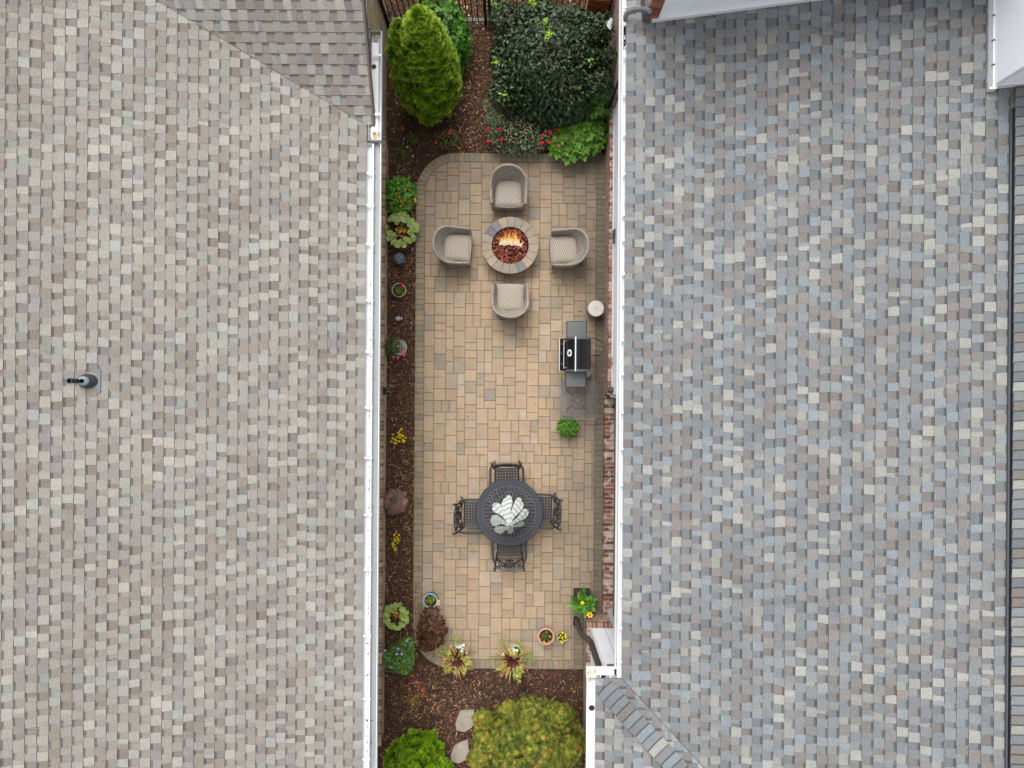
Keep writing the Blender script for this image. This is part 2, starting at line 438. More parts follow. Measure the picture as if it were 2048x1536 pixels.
for j in range(ny):
    i=0
    while i<nx:
        if grid[j,i]: i+=1; continue
        r=1
        while i+r<nx and not grid[j,i+r]: r+=1
        opts=[o for o in ((3,3),(3,4),(3,2),(2,3)) if r-o[0]!=1 and r>=o[0]]
        if not opts: opts=[(r,2)]
        ww=[{(3,3):3,(3,4):3,(3,2):3,(2,3):3}.get(o,1) for o in opts]
        wd,hh=random.choices(opts,ww)[0]
        grid[j:j+hh,i:i+wd]=True
        x0=XL+BW+(i-.4)*U; y0=YT-BW-(j-.4)*U
        poly=[np.array(q) for q in ((x0,y0-hh*U,0),(x0+wd*U,y0-hh*U,0),(x0+wd*U,y0,0),(x0,y0,0))]
        for h in hp:
            poly=clip(poly,*h)
            if len(poly)<3: break
        cx,cy=x0+wd*U/2,y0-hh*U/2
        if len(poly)>=3 and cy<YN+BW: poly=clip(poly,1,0,XN-BW)
        if len(poly)>=3:
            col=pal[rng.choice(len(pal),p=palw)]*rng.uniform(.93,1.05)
            s=min(1,max(0,greying(cx,cy)+rng.uniform(-.15,.15)*(greying(cx,cy)>.05)))
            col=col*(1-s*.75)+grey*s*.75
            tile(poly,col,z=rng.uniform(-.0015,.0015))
        i+=wd
# soldier course border
outer=rounded(XL,XR,YT,YB,RC)
def border(path_o,path_i,pitch=.105):
    po=np.array(path_o,float); pi_=np.array(path_i,float)
    seg=np.linalg.norm(np.diff(po,axis=0),axis=1); L=np.concatenate([[0],np.cumsum(seg)])
    n=max(1,int(round(L[-1]/pitch)))
    for k in range(n):
        q=[]
        for t in (k/n,(k+1)/n):
            l=t*L[-1]; q.append((np.array([np.interp(l,L,po[:,0]),np.interp(l,L,po[:,1])]),np.array([np.interp(l,L,pi_[:,0]),np.interp(l,L,pi_[:,1])])))
        m=(q[0][0]+q[1][0])/2
        base=C(178,160,132)*rng.uniform(.86,1.06); 
        if rng.random()<.25: base=C(158,148,128)*rng.uniform(.9,1.05)
        s=min(1,max(0,(m[0]-.9)/.9))
        if m[1]>3.9: s=min(1,s+.12)
        base=base*(1-.75*s)+C(118,112,100)*.75*s*rng.uniform(.9,1.1)
        poly=[np.append(q[0][0],0),np.append(q[1][0],0),np.append(q[1][1],0),np.append(q[0][1],0)]
        if np.cross((poly[1]-poly[0])[:2],(poly[2]-poly[1])[:2])<0: poly=poly[::-1]
        # straight quads: keep their own inset
        p=np.array([a[:2] for a in poly]); c=p.mean(0); A=c+(p-c)*.965; B=c+(p-c)*.90
        z=rng.uniform(-.002,.002)
        v=np.concatenate([np.c_[A,np.full(4,-.03)],np.c_[A,np.full(4,z-.004)],np.c_[B,np.full(4,z)]])
        f=[(8,9,10,11)]
        for r in (0,4):
            for kk in range(4): f.append((r+kk,r+(kk+1)%4,r+4+(kk+1)%4,r+4+kk))
        cc=np.tile(base,(len(f),1)); cc[1:]*=.75; pav.add(v,f,cc)
o_=outer[1:]; i_=inner[1:]
o2=[(XR,YT)]+outer[2:]; i2=[(XR-.0,YT-BW)]+inner[2:]
border(o2+[(XN-BW,YB)],[(XR,YT-BW)]+inner[2:]+[(XN-BW,YB+BW)])
border([(XR,YT-BW),(XR,YN)],[(XR-BW,YT-BW),(XR-BW,YN)])
border([(XN,YN+BW),(XN,YB)],[(XN-BW,YN+BW),(XN-BW,YB)])
border([(XN-.0,YN),(XR,YN)],[(XN,YN+BW),(XR,YN+BW)])
pobj=obj('patio',pav,M['paver'],kind='structure')
jb=MB(); jp=[(x,y) for x,y in rounded(XL+.01,XR,YT-.01,YB+.01,RC)]
jb.prism(jp,-.06,-.008); jo=obj('patio_joint_sand',jb,M['joint'],kind='structure')

# mulch chips
def basis(d, nrm):
    d=d/np.linalg.norm(d,axis=1,keepdims=True)
    x=np.cross(d,nrm); x/=np.linalg.norm(x,axis=1,keepdims=True)+1e-9
    z=np.cross(x,d)
    return np.stack([x,d,z],axis=2)
def rvec(n): 
    v=rng.normal(size=(n,3)); return v/np.linalg.norm(v,axis=1,keepdims=True)
chip=(np.array([(-.5,-.5,0),(.4,-.5,0),(.5,.5,.1),(-.3,.45,.05),(-.1,0,.3),(.55,0,.1),(-.55,0,0)]),[(0,1,5,4),(0,4,6),(6,4,3),(4,5,2,3)],[0]*4)
def chips(mb,n,x0,x1,y0,y1,bright=1.0,zz=-.03):
    pos=np.c_[rng.uniform(x0,x1,n),rng.uniform(y0,y1,n),rng.uniform(zz,zz+.028,n)]
    d=rvec(n); d[:,2]*=.25; nr=np.tile([0,0,1.],(n,1))+rng.normal(size=(n,3))*.25
    R=basis(d,nr); ln=rng.gamma(3,.012,n)+.012
    S=np.c_[rng.uniform(.004,.013,n),ln,rng.uniform(.004,.01,n)]
    cs=np.array([C(64,46,37,1),C(88,64,50,1),C(110,83,65,1),C(138,108,84,1),C(200,164,130,1)])
    k=rng.choice(5,n,p=[.27,.32,.25,.11,.05]); col=cs[k]*rng.uniform(.75,1.2,(n,1))*bright
    mb.scatter(chip,pos,R,S,col)
ch=MB()
chips(ch,15000,-2.55,-1.9,-5.8,4.7)
chips(ch,11500,-2.6,1.95,4.55,8.6)
chips(ch,3200,-1.3,-.35,4.6,8.0,1.35,-.015)
chips(ch,16000,-2.6,1.55,-8.4,-5.65)
chips(ch,1800,-2.0,-.6,-8.2,-5.9,1.5,-.012)
obj('mulch_chips',ch,M['chip'],kind='stuff')
lf=MB()
for _ in range(150):
    x_=rng.uniform(XL+.05,XR-.05); y_=rng.uniform(YB+.05,YT-.05)
    if rng.random()<.55: x_=XL+abs(rng.normal())*.22 if rng.random()<.5 else XR-abs(rng.normal())*.10
    if y_<YN+.1 and x_>XN-.05: continue
    chips(lf,1,x_,x_+.001,y_,y_+.001,rng.uniform(.9,1.7),-.0)
obj('windblown_bits',lf,M['chip'],kind='stuff')
# some loose spill over the patio edge
sp=MB(); chips(sp,90,-1.97,-1.78,-5.0,-4.0,1,-.002); chips(sp,40,-1.55,-1.1,-5.5,-5.3,1,-.002); obj('mulch_spill',sp,M['chip'],kind='stuff')

# ------------------------------------------------------------------ shingled roof planes
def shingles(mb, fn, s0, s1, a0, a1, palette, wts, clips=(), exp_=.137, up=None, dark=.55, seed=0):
    rg=np.random.default_rng(seed); ns=int(math.ceil((s1-s0)/exp_)); w=np.array(wts,float); w/=w.sum()
    PA=np.array(palette); mn=(PA*w[:,None]).sum(0); pal2=mn+(PA-mn)*(.76 if len(PA)>7 else .74)
    V=[];Fs=[];Cs=[]
    for i in range(ns):
        sa=s0+i*exp_; sb=sa+exp_+.012
        PT=.250; segs=[]
        if i==0: ph=rg.uniform(0,PT)
        ph+=PT/2+rg.normal()*.012+(rg.uniform(-.06,.06) if rg.random()<.12 else 0)
        a=a0-PT*2+(ph%PT); k_=0; edges=[]
        while a<a1+PT:
            m_=a+PT*.52+rg.normal()*.016; edges.append((a,m_,True)); b_=a+PT+rg.normal()*.012; edges.append((m_,b_,False)); a=b_
        for (p,q,ra) in edges:
            if rg.random()<.10 and q-p>.09:
                mm=p+(q-p)*rg.uniform(.35,.65); segs.append((p,mm,ra)); segs.append((mm,q,ra))
            else: segs.append((p,q,ra))
        segs=[x for x in segs if x[1]>a0-.05 and x[0]<a1+.02]
        off=[rg.uniform(-.012,.012) for _ in range(len(segs)+1)]
        for k,(p,q,ra) in enumerate(segs):
            h=.012 if ra else .006
            sl0=off[k]; sl1=off[k+1]
            if rg.random()<.06 and q-p>.12:   # colour change within one tab
                m=(p+q)/2; parts=[(p,m,sl0,0),(m,q,0,sl1)]
            else: parts=[(p,q,sl0,sl1)]
            for (p2,q2,e0,e1) in parts:
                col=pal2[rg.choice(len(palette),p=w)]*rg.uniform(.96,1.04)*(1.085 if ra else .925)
                bl=[fn(p2-e0,sa,h),fn(q2-e1,sa,h),fn(q2+e1,sb,.001),fn(p2+e0,sb,.001)]
                quads=[(bl,col)]
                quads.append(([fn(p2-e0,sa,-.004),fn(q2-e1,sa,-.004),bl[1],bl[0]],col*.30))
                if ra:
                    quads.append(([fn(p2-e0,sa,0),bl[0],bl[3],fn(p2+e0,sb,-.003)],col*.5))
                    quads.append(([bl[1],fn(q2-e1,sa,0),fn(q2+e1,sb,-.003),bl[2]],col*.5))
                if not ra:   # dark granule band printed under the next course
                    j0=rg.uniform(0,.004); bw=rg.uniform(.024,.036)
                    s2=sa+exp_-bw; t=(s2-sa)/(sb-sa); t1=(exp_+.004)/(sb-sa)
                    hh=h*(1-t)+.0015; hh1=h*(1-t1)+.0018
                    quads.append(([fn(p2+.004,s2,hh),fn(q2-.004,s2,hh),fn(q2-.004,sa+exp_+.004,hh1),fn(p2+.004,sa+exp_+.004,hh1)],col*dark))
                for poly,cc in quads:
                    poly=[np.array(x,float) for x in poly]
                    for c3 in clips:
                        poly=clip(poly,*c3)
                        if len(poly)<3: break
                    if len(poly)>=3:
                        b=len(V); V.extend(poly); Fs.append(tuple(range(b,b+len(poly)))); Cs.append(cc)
    if V: mb.add(np.array(V),Fs,np.array(Cs))

def cap_row(mb, p0, p1, halfw, drop, palette, wts, pitch=.127, seed=1, lift=.02):
    """hip / ridge caps laid from p0 (low end) to p1, each a bent shingle"""
    rg=np.random.default_rng(seed); p0=np.array(p0,float); p1=np.array(p1,float); d=p1-p0; L=np.linalg.norm(d); d/=L
    side=np.cross(d,[0,0,1]); side/=np.linalg.norm(side); w=np.array(wts,float); w/=w.sum()
    n=int(L/pitch)
    for k in range(n):
        a=p0+d*(k*pitch); b=p0+d*((k+1)*pitch+.02); col=palette[rg.choice(len(palette),p=w)]*rg.uniform(.95,1.05)
        up=np.array([0,0,1.]); j=rg.uniform(-.004,.004)
        v=[]
        for q,l in ((a,lift+.012),(b,lift)):
            for sft in (-1,-.5,0,.5,1):
                v.append(q+side*(halfw*sft+j)+up*(l-drop*halfw*abs(sft)) - d*(.012*(1-abs(sft))))
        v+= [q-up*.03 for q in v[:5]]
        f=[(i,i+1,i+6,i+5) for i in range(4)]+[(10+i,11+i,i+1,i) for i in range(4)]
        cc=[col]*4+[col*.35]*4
        # dark line just below the lap above
        mb.add(np.array(v),f,np.array(cc))
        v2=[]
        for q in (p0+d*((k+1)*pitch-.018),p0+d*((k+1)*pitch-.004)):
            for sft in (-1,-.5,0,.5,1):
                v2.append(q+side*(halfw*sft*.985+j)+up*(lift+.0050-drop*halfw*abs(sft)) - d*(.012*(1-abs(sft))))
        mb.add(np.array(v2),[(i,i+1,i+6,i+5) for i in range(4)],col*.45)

palL=[C(178,174,164),C(167,163,154),C(157,152,144),C(143,131,121),C(142,137,136),C(167,168,164),C(159,154,147)]
wL=[1.9,2.6,2.8,1.4,1.4,1.4,2.6]
palR=[C(172,172,165),C(141,145,147),C(132,135,138),C(134,128,124),C(143,152,158),C(155,156,155),C(125,130,134),C(141,135,132)]
wR=[1.9,2.4,2.2,1.8,1.4,1.6,1.6,1.6]

# ================================================================== LEFT HOUSE
TL=.29; ZL=2.95; XE=P(729.5,780,ZL)[0]
YS,YN_=-7.3,7.6; GY=P(742,248,ZL)[1]     # gable return starts here
left=thing('brick_house','tan brick house with pale tan shingled roof and white gutter, left of the courtyard','house',(XE-2.5,0,0))
roof=MB()
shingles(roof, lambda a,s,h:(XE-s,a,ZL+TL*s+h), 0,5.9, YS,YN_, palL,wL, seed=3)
rl=obj('roof',roof,M['shingle'],left)
# cross gable: slopes down towards -Y, meets the main plane in a valley
TB=.565; XRAKE=-2.21; dx_,dy_=0,0
Y0=GY-.02
# B above A where TB*(y-Y0) > TL*(XE-x)  ->  -TL*x - TB*y <= -TB*Y0 - TL*XE
gb=MB(); cl=[(-TL,-TB,-TB*Y0-TL*XE),(1,0,XRAKE)]
for k in range(1):
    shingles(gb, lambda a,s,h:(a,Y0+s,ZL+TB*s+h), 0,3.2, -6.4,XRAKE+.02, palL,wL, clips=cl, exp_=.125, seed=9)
obj('cross_gable',gb,M['shingle'],rl)
# valley line flashing strip (closed cut line) and rake edge
vl=MB(); p0=np.array([XE-.02,Y0+.01,ZL+.012]); 
dirv=np.array([-1,TL/TB,TL]); 
vl.tube([p0+dirv*t+np.array([0,0,.012]) for t in (0,1.5,3.4)],.003,4,C(138,128,120)); obj('valley_line',vl,M['brick'],rl)
rk=MB(); v=[(XRAKE,Y0,ZL+.012),(XRAKE+.03,Y0,ZL+.012),(XRAKE+.03,Y0+3,ZL+TB*3+.012),(XRAKE,Y0+3,ZL+TB*3+.012)]
v+= [(x,y,z-.14) for x,y,z in v]; rk.add(v,[(0,1,2,3),(7,6,5,4),(0,4,5,1),(2,6,7,3),(1,5,6,2),(3,7,4,0)],C(120,112,106)); obj('rake_board',rk,M['brick'],rl)
# small diverter of shingles under the rake (stepped flashing)
UGX=P(742,170,ZL)[0]
fl=MB(); fl.prism([(XRAKE-.30,Y0+.02),(UGX,Y0+.0),(UGX,Y0+1.5),(XRAKE-.30,Y0+1.72)],ZL-.03,ZL+.0,C(128,120,114))
fl.prism([(XRAKE-.12,Y0+1.12),(UGX+.005,Y0+1.25),(XRAKE-.10,Y0+1.50)],ZL+.0,ZL+.03,C(150,140,126))
obj('step_flashing',fl,M['brick'],rl)
# walls
XW=P(768,780)[0]
wl=MB()
YP=P(768,290)[1]
wl.box(XW-.30,YP,-.1,XW+.0,YN_,ZL-.12)
zt=[(YP,ZL-.12),(YN_,ZL-.12),(YN_,ZL+TB*(YN_-Y0)-.10),(Y0+.1,ZL-.11)]
V=[(XW,y_,z_) for y_,z_ in zt]+[(XW-.3,y_,z_) for y_,z_ in zt]
wl.add(V,[(0,1,2,3),(7,6,5,4),(3,2,6,7),(1,5,6,2)],(1,1,1),[(y_,z_) for y_,z_ in zt]+[(y_,z_) for y_,z_ in zt[::-1]]+[(0,0)]*8)
wl.box(-7.6,YN_-.3,-.1,XW-.3,YN_,ZL-.1); wl.box(-7.6,YS+.3,-.1,XW-.3,YS+.6,ZL-.05)
wl.box(XW-.2,YS+.3,-.1,XW+.045,YP,.43)
obj('wall',wl,M['wall_tan'],left)
ru=MB(); y=YS+.3; tanp=[C(206,174,140),C(180,150,122),C(160,134,114),C(222,192,158),C(196,166,134),C(138,118,104)]
ru.box(XW-.05,YS+.3,.43,XW+.082,YP,.495,C(206,192,166))
while y<YP-.07:
    w_=rng.uniform(.056,.062); ru.bbox(XW-.035,y+.006,.44,XW+.085+rng.uniform(0,.004),y+w_,.50+rng.uniform(0,.003),.004,tanp[rng.integers(6)]*rng.uniform(.85,1.1)); y+=w_+.010
obj('brick_ledge',ru,M['brick'],left)
ww=MB(); ww.box(XW-.10,YS+.3,.50,XW-.02,YP-.02,ZL-.02,C(205,212,214)); obj('white_wall',ww,M['whitegrey'],left)
wt=MB(); wt.box(XW-.02,YS+.3,.502,XW+.0,YP-.02,.60); obj('sill_trim',wt,M['white'],left)
sf=MB(); sf.box(XW-.3,YS,ZL-.06,XE+.0,YP,ZL-.03); obj('soffit',sf,M['white'],left)
# gutters
def gutter_y(name,x0,x1,y0,y1,z,parent,m,depth=.085):
    """open trough along Y between x0 (roof side) and x1 (outer lip)"""
    g=MB(); t=.006; lo,hi=min(x0,x1),max(x0,x1); sgn=1 if x1>x0 else -1
    g.box(lo,y0,z-depth,hi,y1,z-depth+t); g.box(x1-sgn*t if sgn>0 else x1,y0,z-depth+t,x1 if sgn>0 else x1+t,y1,z)
    g.box(lo if sgn>0 else hi-t,y0,z-depth+t,lo+t if sgn>0 else hi,y1,z)
    g.box(x1-.018 if sgn>0 else x1,y0,z,x1 if sgn>0 else x1+.018,y1,z+.004)
    g.box(lo,y0-.004,z-depth,hi,y0,z); g.box(lo,y1,z-depth,hi,y1+.004,z)
    return obj(name,g,m,parent)
def strap(x0,x1,y,z,parent):
    s=MB(); s.box(min(x0,x1),y-.014,z+.004,max(x0,x1),y+.014,z+.009); s.box(min(x0,x1),y-.010,z-.02,max(x0,x1),y+.010,z+.004); obj('gutter_strap',s,M['strap'],parent)
GX0,GX1=XE-.01,P(757.5,780,ZL)[0]
g1=gutter_y('gutter',GX0,GX1-.112,YS,P(740,287,ZL)[1],ZL-.02,left,M['white'])
for py in (345,410,487,600,703,815,916,1030,1140,1273,1399,1520):
    strap(GX0,GX1-.10,P(740,py,ZL)[1],ZL-.02,g1)
gd=MB(); chips(gd,700,GX1-.145,GX1-.122,-7.2,1.6,.8,ZL-.10); chips(gd,60,GX1-.14,GX1-.122,1.6,3.6,.8,ZL-.10)
for _ in range(30):
    y_=rng.uniform(-6.8,3.4); gd.blob((GX1-.125-rng.uniform(0,.012),y_,ZL-.098),(rng.uniform(.006,.016),rng.uniform(.02,.09),.004),7,.4,C(74,62,56,1))
obj('gutter_debris',gd,M['chip'],g1,kind='stuff')
# pale fascia tray outside the trough, level with it
ft=MB(); ft.box(GX1-.110,YS,ZL-.13,GX1-.008,P(740,285,ZL)[1],ZL-.095); o=obj('drip_tray',ft,M['tray'],left)
ft=MB(); ft.box(GX1-.008,YS,ZL-.13,GX1,P(740,285,ZL)[1],ZL-.03); obj('tray_lip',ft,M['white'],left)
UG0,UG1=P(741,170,ZL)[0],P(764,170,ZL)[0]
ya,yb=P(750,281,ZL)[1],P(750,64,ZL)[1]
g2=gutter_y('gutter',UG0-.02,UG1,ya,yb,ZL+.03,left,M['whitegrey'])
gi=MB(); gi.box(UG0+.006,ya+.02,ZL-.045,UG0+.118,yb-.15,ZL-.030); obj('gutter_liner',gi,M['strap'],g2)
for py in (112,230,262): strap(UG0+.03,UG1,P(750,py,ZL)[1],ZL+.03,g2)
oh=MB(); c=P(748,133,ZL-.02); oh.lathe([(.0,.0),(.034,.0),(.036,.008),(.0,.008)],(c[0],c[1],ZL-.028),16,C(14,14,14,1)); obj('outlet_hole',oh,M['black_metal'],g2)
st=MB()
for (px,py,r) in ((752,72,.03),(751,78,.024),(748,268,.03),(750,274,.035),(742,277,.02)):
    st=MB(); c=P(px,py,ZL-.02); st.blob((c[0],c[1],ZL-.028),(r,r*1.2,.006),8,.35,C(206,176,112)); obj('leaf_clump',st,M['plain'],g2)
# downspout by the corner of the left house
dp=MB(); 
a=P(772,281,.1); dp.box(a[0]-.06,a[1]-.04,.12,a[0]+.02,a[1]+.03,2.85,C(196,202,204)); d_=obj('downspout',dp,M['whitegrey'],left)
el=MB(); el.tube([(a[0]-.02,a[1],.14),(a[0]-.01,a[1]-.02,.08),(a[0]+.04,a[1]-.09,.03)],.04,8,C(30,34,46,1)); obj('elbow',el,M['plain'],d_)
hk=MB(); a=P(768,782,.6); hk.box(a[0]-.02,a[1]-.07,.45,a[0]+.015,a[1]+.07,.62,C(24,24,24,1)); hk.tube([(a[0],a[1]-.06,.55),(a[0]+.05,a[1]-.05,.56),(a[0]+.05,a[1]+.05,.56),(a[0],a[1]+.06,.55)],.008,6,C(24,24,24,1)); obj('hose_hanger',hk,M['plain'],left)
# vent pipe with boot
def onL(px,py):
    z=4.
    for _ in range(20):
        q=P(px,py,z); z=ZL+TL*(XE-q[0])
    return P(px,py,z)
bx=onL(171,762); nrm=np.array([TL,0,1])/math.hypot(TL,1); t_=np.array([1,0,-TL])/math.hypot(TL,1)
Mx=(np.stack([t_,[0,1,0],nrm],1), bx)
vp=MB(); vp.box(-.06,-.10,.012,.15,.10,.018,C(132,138,144),Mx); vp.box(.15,-.17,.012,.19,.17,.019,C(126,133,140),Mx); vf=obj('vent_flashing',vp,M['shelf'] if False else M['plain'],rl)
bt=MB(); n=24
rings=[]
for k,(r1,zz,off) in enumerate(((.115,.0,.03),(.105,.03,.025),(.075,.09,0),(.06,.11,-.005),(.034,.115,-.01))):
    rings.append([(off+r1*(1.15 if k<2 else 1)*math.cos(2*PI*i/n),r1*.9*math.sin(2*PI*i/n),zz+.018) for i in range(n)])
vv=np.array([p for r in rings for p in r])@Mx[0].T+Mx[1]; ff=[]
for k in range(len(rings)-1):
    for i in range(n): ff.append((k*n+i,k*n+(i+1)%n,(k+1)*n+(i+1)%n,(k+1)*n+i))
bt.add(vv,ff,np.array([C(52,55,58,1)]*(n*2)+[C(108,118,120,1)]*(n*2))); obj('pipe_boot',bt,M['plain'],rl,smooth=True)
pp=MB(); b0=bx+np.array([-.03,0,.08]); pp.lathe([(.034,0),(.034,.215),(.040,.215),(.040,.23),(.026,.23),(.026,.12),(0,.12)],b0,20,C(34,36,42,1)); obj('vent_pipe',pp,M['plain'],rl,smooth=False)

# ================================================================== RIGHT HOUSE
TR=.28; ZR=3.4; XM=P(1248,760,ZR)[0]
right=thing('brick_house','red brick house with blue grey shingled roof and white gutter, right of the courtyard','house',(XM+2.5,0,0))
rm=MB(); XRG=P(2027,760,4.74)[0]+.10
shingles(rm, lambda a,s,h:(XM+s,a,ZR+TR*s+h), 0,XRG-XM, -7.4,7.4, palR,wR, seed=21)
rr=obj('roof',rm,M['shingle'],right)
ZRG=ZR+TR*(XRG-XM)
fs=MB(); fs.add([(XRG,-7.4,ZRG),(XRG,7.4,ZRG),(XRG+3,7.4,ZRG-.9),(XRG+3,-7.4,ZRG-.9)],[(0,3,2,1)],palR[2]); obj('far_slope',fs,M['shingle'],rr)
YV=P(2018,215,ZRG)[1]
rv=MB(); rv.prism([(0,0)]*0 or [(XRG-.155,-7.4),(XRG+.155,-7.4),(XRG+.155,YV),(XRG-.155,YV)],ZRG-.04,ZRG+.012,C(38,40,46,1)); 
rv.box(XRG-.185,-7.4,ZRG-.05,XRG-.163,YV,ZRG-.02,C(96,100,104)); obj('ridge_vent',rv,M['plain'],rr)
rc=MB(); cap_row(rc,(XRG,YV+.62,ZRG+.022),(XRG,-7.4,ZRG+.022),.15,.2,palR,wR,seed=5,lift=.018)
o=obj('ridge_cap',rc,M['shingle'],rr)
# projecting bay roof (hip)
YE=P(1200,1356,ZR)[1]; XLE=P(1190.5,1420,ZR)[0]
lm=MB(); D_=XLE+YE*0
# L plane: z=ZR+TR*(x-XLE); N plane: z=ZR+TR*(YE-y);  L where x-XLE <= YE-y
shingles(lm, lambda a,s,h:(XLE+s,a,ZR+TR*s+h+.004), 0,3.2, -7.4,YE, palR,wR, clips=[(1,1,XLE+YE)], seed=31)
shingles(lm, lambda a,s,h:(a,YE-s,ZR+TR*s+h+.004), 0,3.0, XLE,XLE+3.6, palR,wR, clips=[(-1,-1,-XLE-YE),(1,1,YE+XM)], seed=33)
obj('bay_roof',lm,M['shingle'],rr)
# the valley condition x-XM <= YE-y   (N above M)
hc=MB(); cap_row(hc,(XLE+.13,YE-.13,ZR+.056),(XLE+3.2,YE-3.2,ZR+TR*3.2+.02),.15,.10,palR,wR,seed=8,lift=.018,pitch=.130); obj('hip_cap',hc,M['shingle'],rr)
vl=MB(); vl.tube([(XM+t,YE-t,ZR+TR*t+.016) for t in (0,1,3)],.004,4,C(96,98,100)); obj('valley_line',vl,M['brick'],rr)
# white box dormers rising from the roof
D1Y=P(1303,45,3.5)[1]; D1X=P(1304,45,3.5)[0]
sd=MB(); sd.box(D1X+.004,D1Y+.03,ZR,8.5,D1Y+2.6,6.0); 
dm=obj('upper_storey',sd,M['siding'],right)
tr=MB(); ang=math.atan(TR)
Mr=(np.array([[math.cos(ang),0,-math.sin(ang)],[0,1,0],[math.sin(ang),0,math.cos(ang)]]),np.array([D1X,D1Y,ZR+TR*(D1X-XM)]))
tr.box(0,-.012,.01,5.5,.028,.075,(1,1,1),Mr); obj('base_trim',tr,M['white'],dm)
bs=MB(); bs.box(D1X-.10,D1Y+.03,ZR,D1X+.0,D1Y+2.6,6.0); obj('brick_side',bs,M['wall_red'],dm)
bb=MB(); z=ZR+.12
while z<5.9:
    bb.box(D1X-.108,D1Y+.012,z,D1X+.07,D1Y+.10,z+.058,[C(168,108,86),C(150,94,78),C(184,130,106)][int(z*50)%3]); z+=.072
obj('quoin',bb,M['brick'],dm)
D2Y=P(1972,180,4.6)[1]; D2X=P(1970,180,4.6)[0]
s2=MB(); s2.box(D2X,D2Y,4.2,9.5,9,6.6); d2=obj('white_dormer',s2,M['siding'],right)
t2=MB(); z0=ZR+TR*(D2X-XM)
t2.box(D2X-.018,D2Y-.018,z0-.06,D2X-.002,9,z0+.10)
Mr2=(Mr[0],np.array([D2X,D2Y,z0])); t2.box(-.0,-.03,.01,3,-.003,.11,(1,1,1),Mr2); t2.box(-.03,-.06,-.0,.06,-.031,.10,(1,1,1),Mr2)
t2.box(D2X-.0,D2Y-.012,z0+.1,D2X+.05,D2Y-.003,6.6)
obj('corner_trim',t2,M['white'],d2)
for py in (30,80,129):
    c=P(1971,py,z0+.1); cp=MB(); cp.box(D2X-.024,c[1]-.006,z0+.07,D2X-.001,c[1]+.006,z0+.112,C(40,40,44,1)); obj('clip',cp,M['plain'],d2)
# dark downspout from the upper storey into the gutter
ds=MB(); pts=[P(1300,22,3.9),P(1285,18,3.72),P(1268,19,3.62),P(1256,24,3.55),P(1251,32,3.50),P(1250.5,42,3.43)]
ds.tube([tuple(p) for p in pts],[.036,.038,.04,.04,.036,.03],8,C(98,100,104,1)); obj('upper_downspout',ds,M['plain'],right)
dh=MB(); c=P(1299,14,3.78); dh.prism([(c[0]-.05,c[1]-.06),(c[0]+.03,c[1]-.08),(c[0]+.04,c[1]+.25),(c[0]-.08,c[1]+.22)],3.5,3.75,C(78,80,84,1),bev=.02); obj('leader_head',dh,M['plain'],right)
# walls
XB=P(1209.5,500)[0]; Ya=P(1215,790,.5)[1]; Yb=P(1220,215,.7)[1]
wr=MB()
wr.box(XB,Ya,-.1,XB+.35,Yb,.60); wr.box(XB+.02,Yb,-.1,XB+.35,7.4,ZR-.05)
XD=XB+.24; XP=P(1167.5,1290)[0]; YP2=P(1200,1226)[1]
wr.box(XP,-7.2,-.1,XP+.4,YP2,.52); wr.box(XP+.4,YP2-.3,-.1,2.4,YP2,.52)
wr.box(2.4,-7.2,-.1,2.7,7.4,ZR-.05)
obj('wall',wr,M['wall_red'],right)
redp=[C(176,116,94),C(160,100,82),C(196,142,118),C(146,98,86),C(214,186,168),C(184,126,104),C(134,96,86)]
def rowlock_y(x0,x1,y0,y1,z0,z1,pitch,parent,name='brick_ledge',pal_=redp,wash=.10):
    ru=MB(); ru.box(x0+.012,y0,z0,x1,y1,z1-.006,C(212,202,186)); y=y0
    while y<y1-pitch*.8:
        col=pal_[rng.integers(len(pal_))]*rng.uniform(.85,1.1)
        if rng.random()<wash: col=col*.35+C(222,212,198)*.65
        ru.bbox(x0-rng.uniform(0,.004),y+.006,z0+.005,x1-.004,y+pitch-.008,z1+rng.uniform(0,.004),.005,col); y+=pitch
    return obj(name,ru,M['brick_worn'],parent)
rowlock_y(XB-.01,XB+.062,Ya,Yb,.60,.67,.072,right)
rowlock_y(XP-.01,XP+.065,-7.2,YP2-.09,.52,.58,.072,right)
ru=MB(); ru.box(XP+.0,YP2-.09,.52,2.1,YP2-.0,.574,C(212,202,186)); x=XP
while x<2.0:
    ru.bbox(x+.006,YP2-.092,.525,x+.064,YP2+.012,.58,.005,redp[rng.integers(7)]*rng.uniform(.85,1.1)); x+=.072
obj('brick_ledge',ru,M['brick'],right)
rowlock_y(P(1207.5,1000,.12)[0],P(1227.5,1000,.12)[0],YP2+.01,Ya-.02,-.05,.14,.087,right,'door_step',[C(150,96,80),C(136,84,72),C(160,108,90),C(124,82,72),C(168,120,104)],.08)
wh=MB(); wh.box(XB+.062,Ya+.02,.67,XB+.16,Yb-.05,ZR-.1); obj('white_wall',wh,M['siding'],right); wh=MB(); wh.box(XP+.065,YP2-1.6,.58,XP+.6,YP2-.095,ZR-.12); wh.box(XP+.6,YP2-.5,.58,2.4,YP2-.095,ZR-.12)
obj('white_wall',wh,M['siding'],right)
wt=MB(); wt.box(XP+.055,YP2-.12,.582,XP+.095,YP2-.085,ZR-.13); 
obj('corner_trim',wt,M['white'],right); wt=MB(); wt.box(XB+.050,Ya+.0,.672,XB+.0615,Yb-.03,.74);  obj('corner_trim',wt,M['white'],right)
pj=MB(); pj.box(XP+.335,YP2-.0945,.585,XP+.341,YP2-.0925,ZR-.13); obj('panel_joint',pj,M['whitegrey'] if False else M['shelf'],right)
br=MB(); XT=P(1227.5,1000,.12)[0]; br.box(XT,YP2,-.05,XT+.05,Ya,.20,C(122,98,76)); obj('door_threshold',br,M['plain'],right)
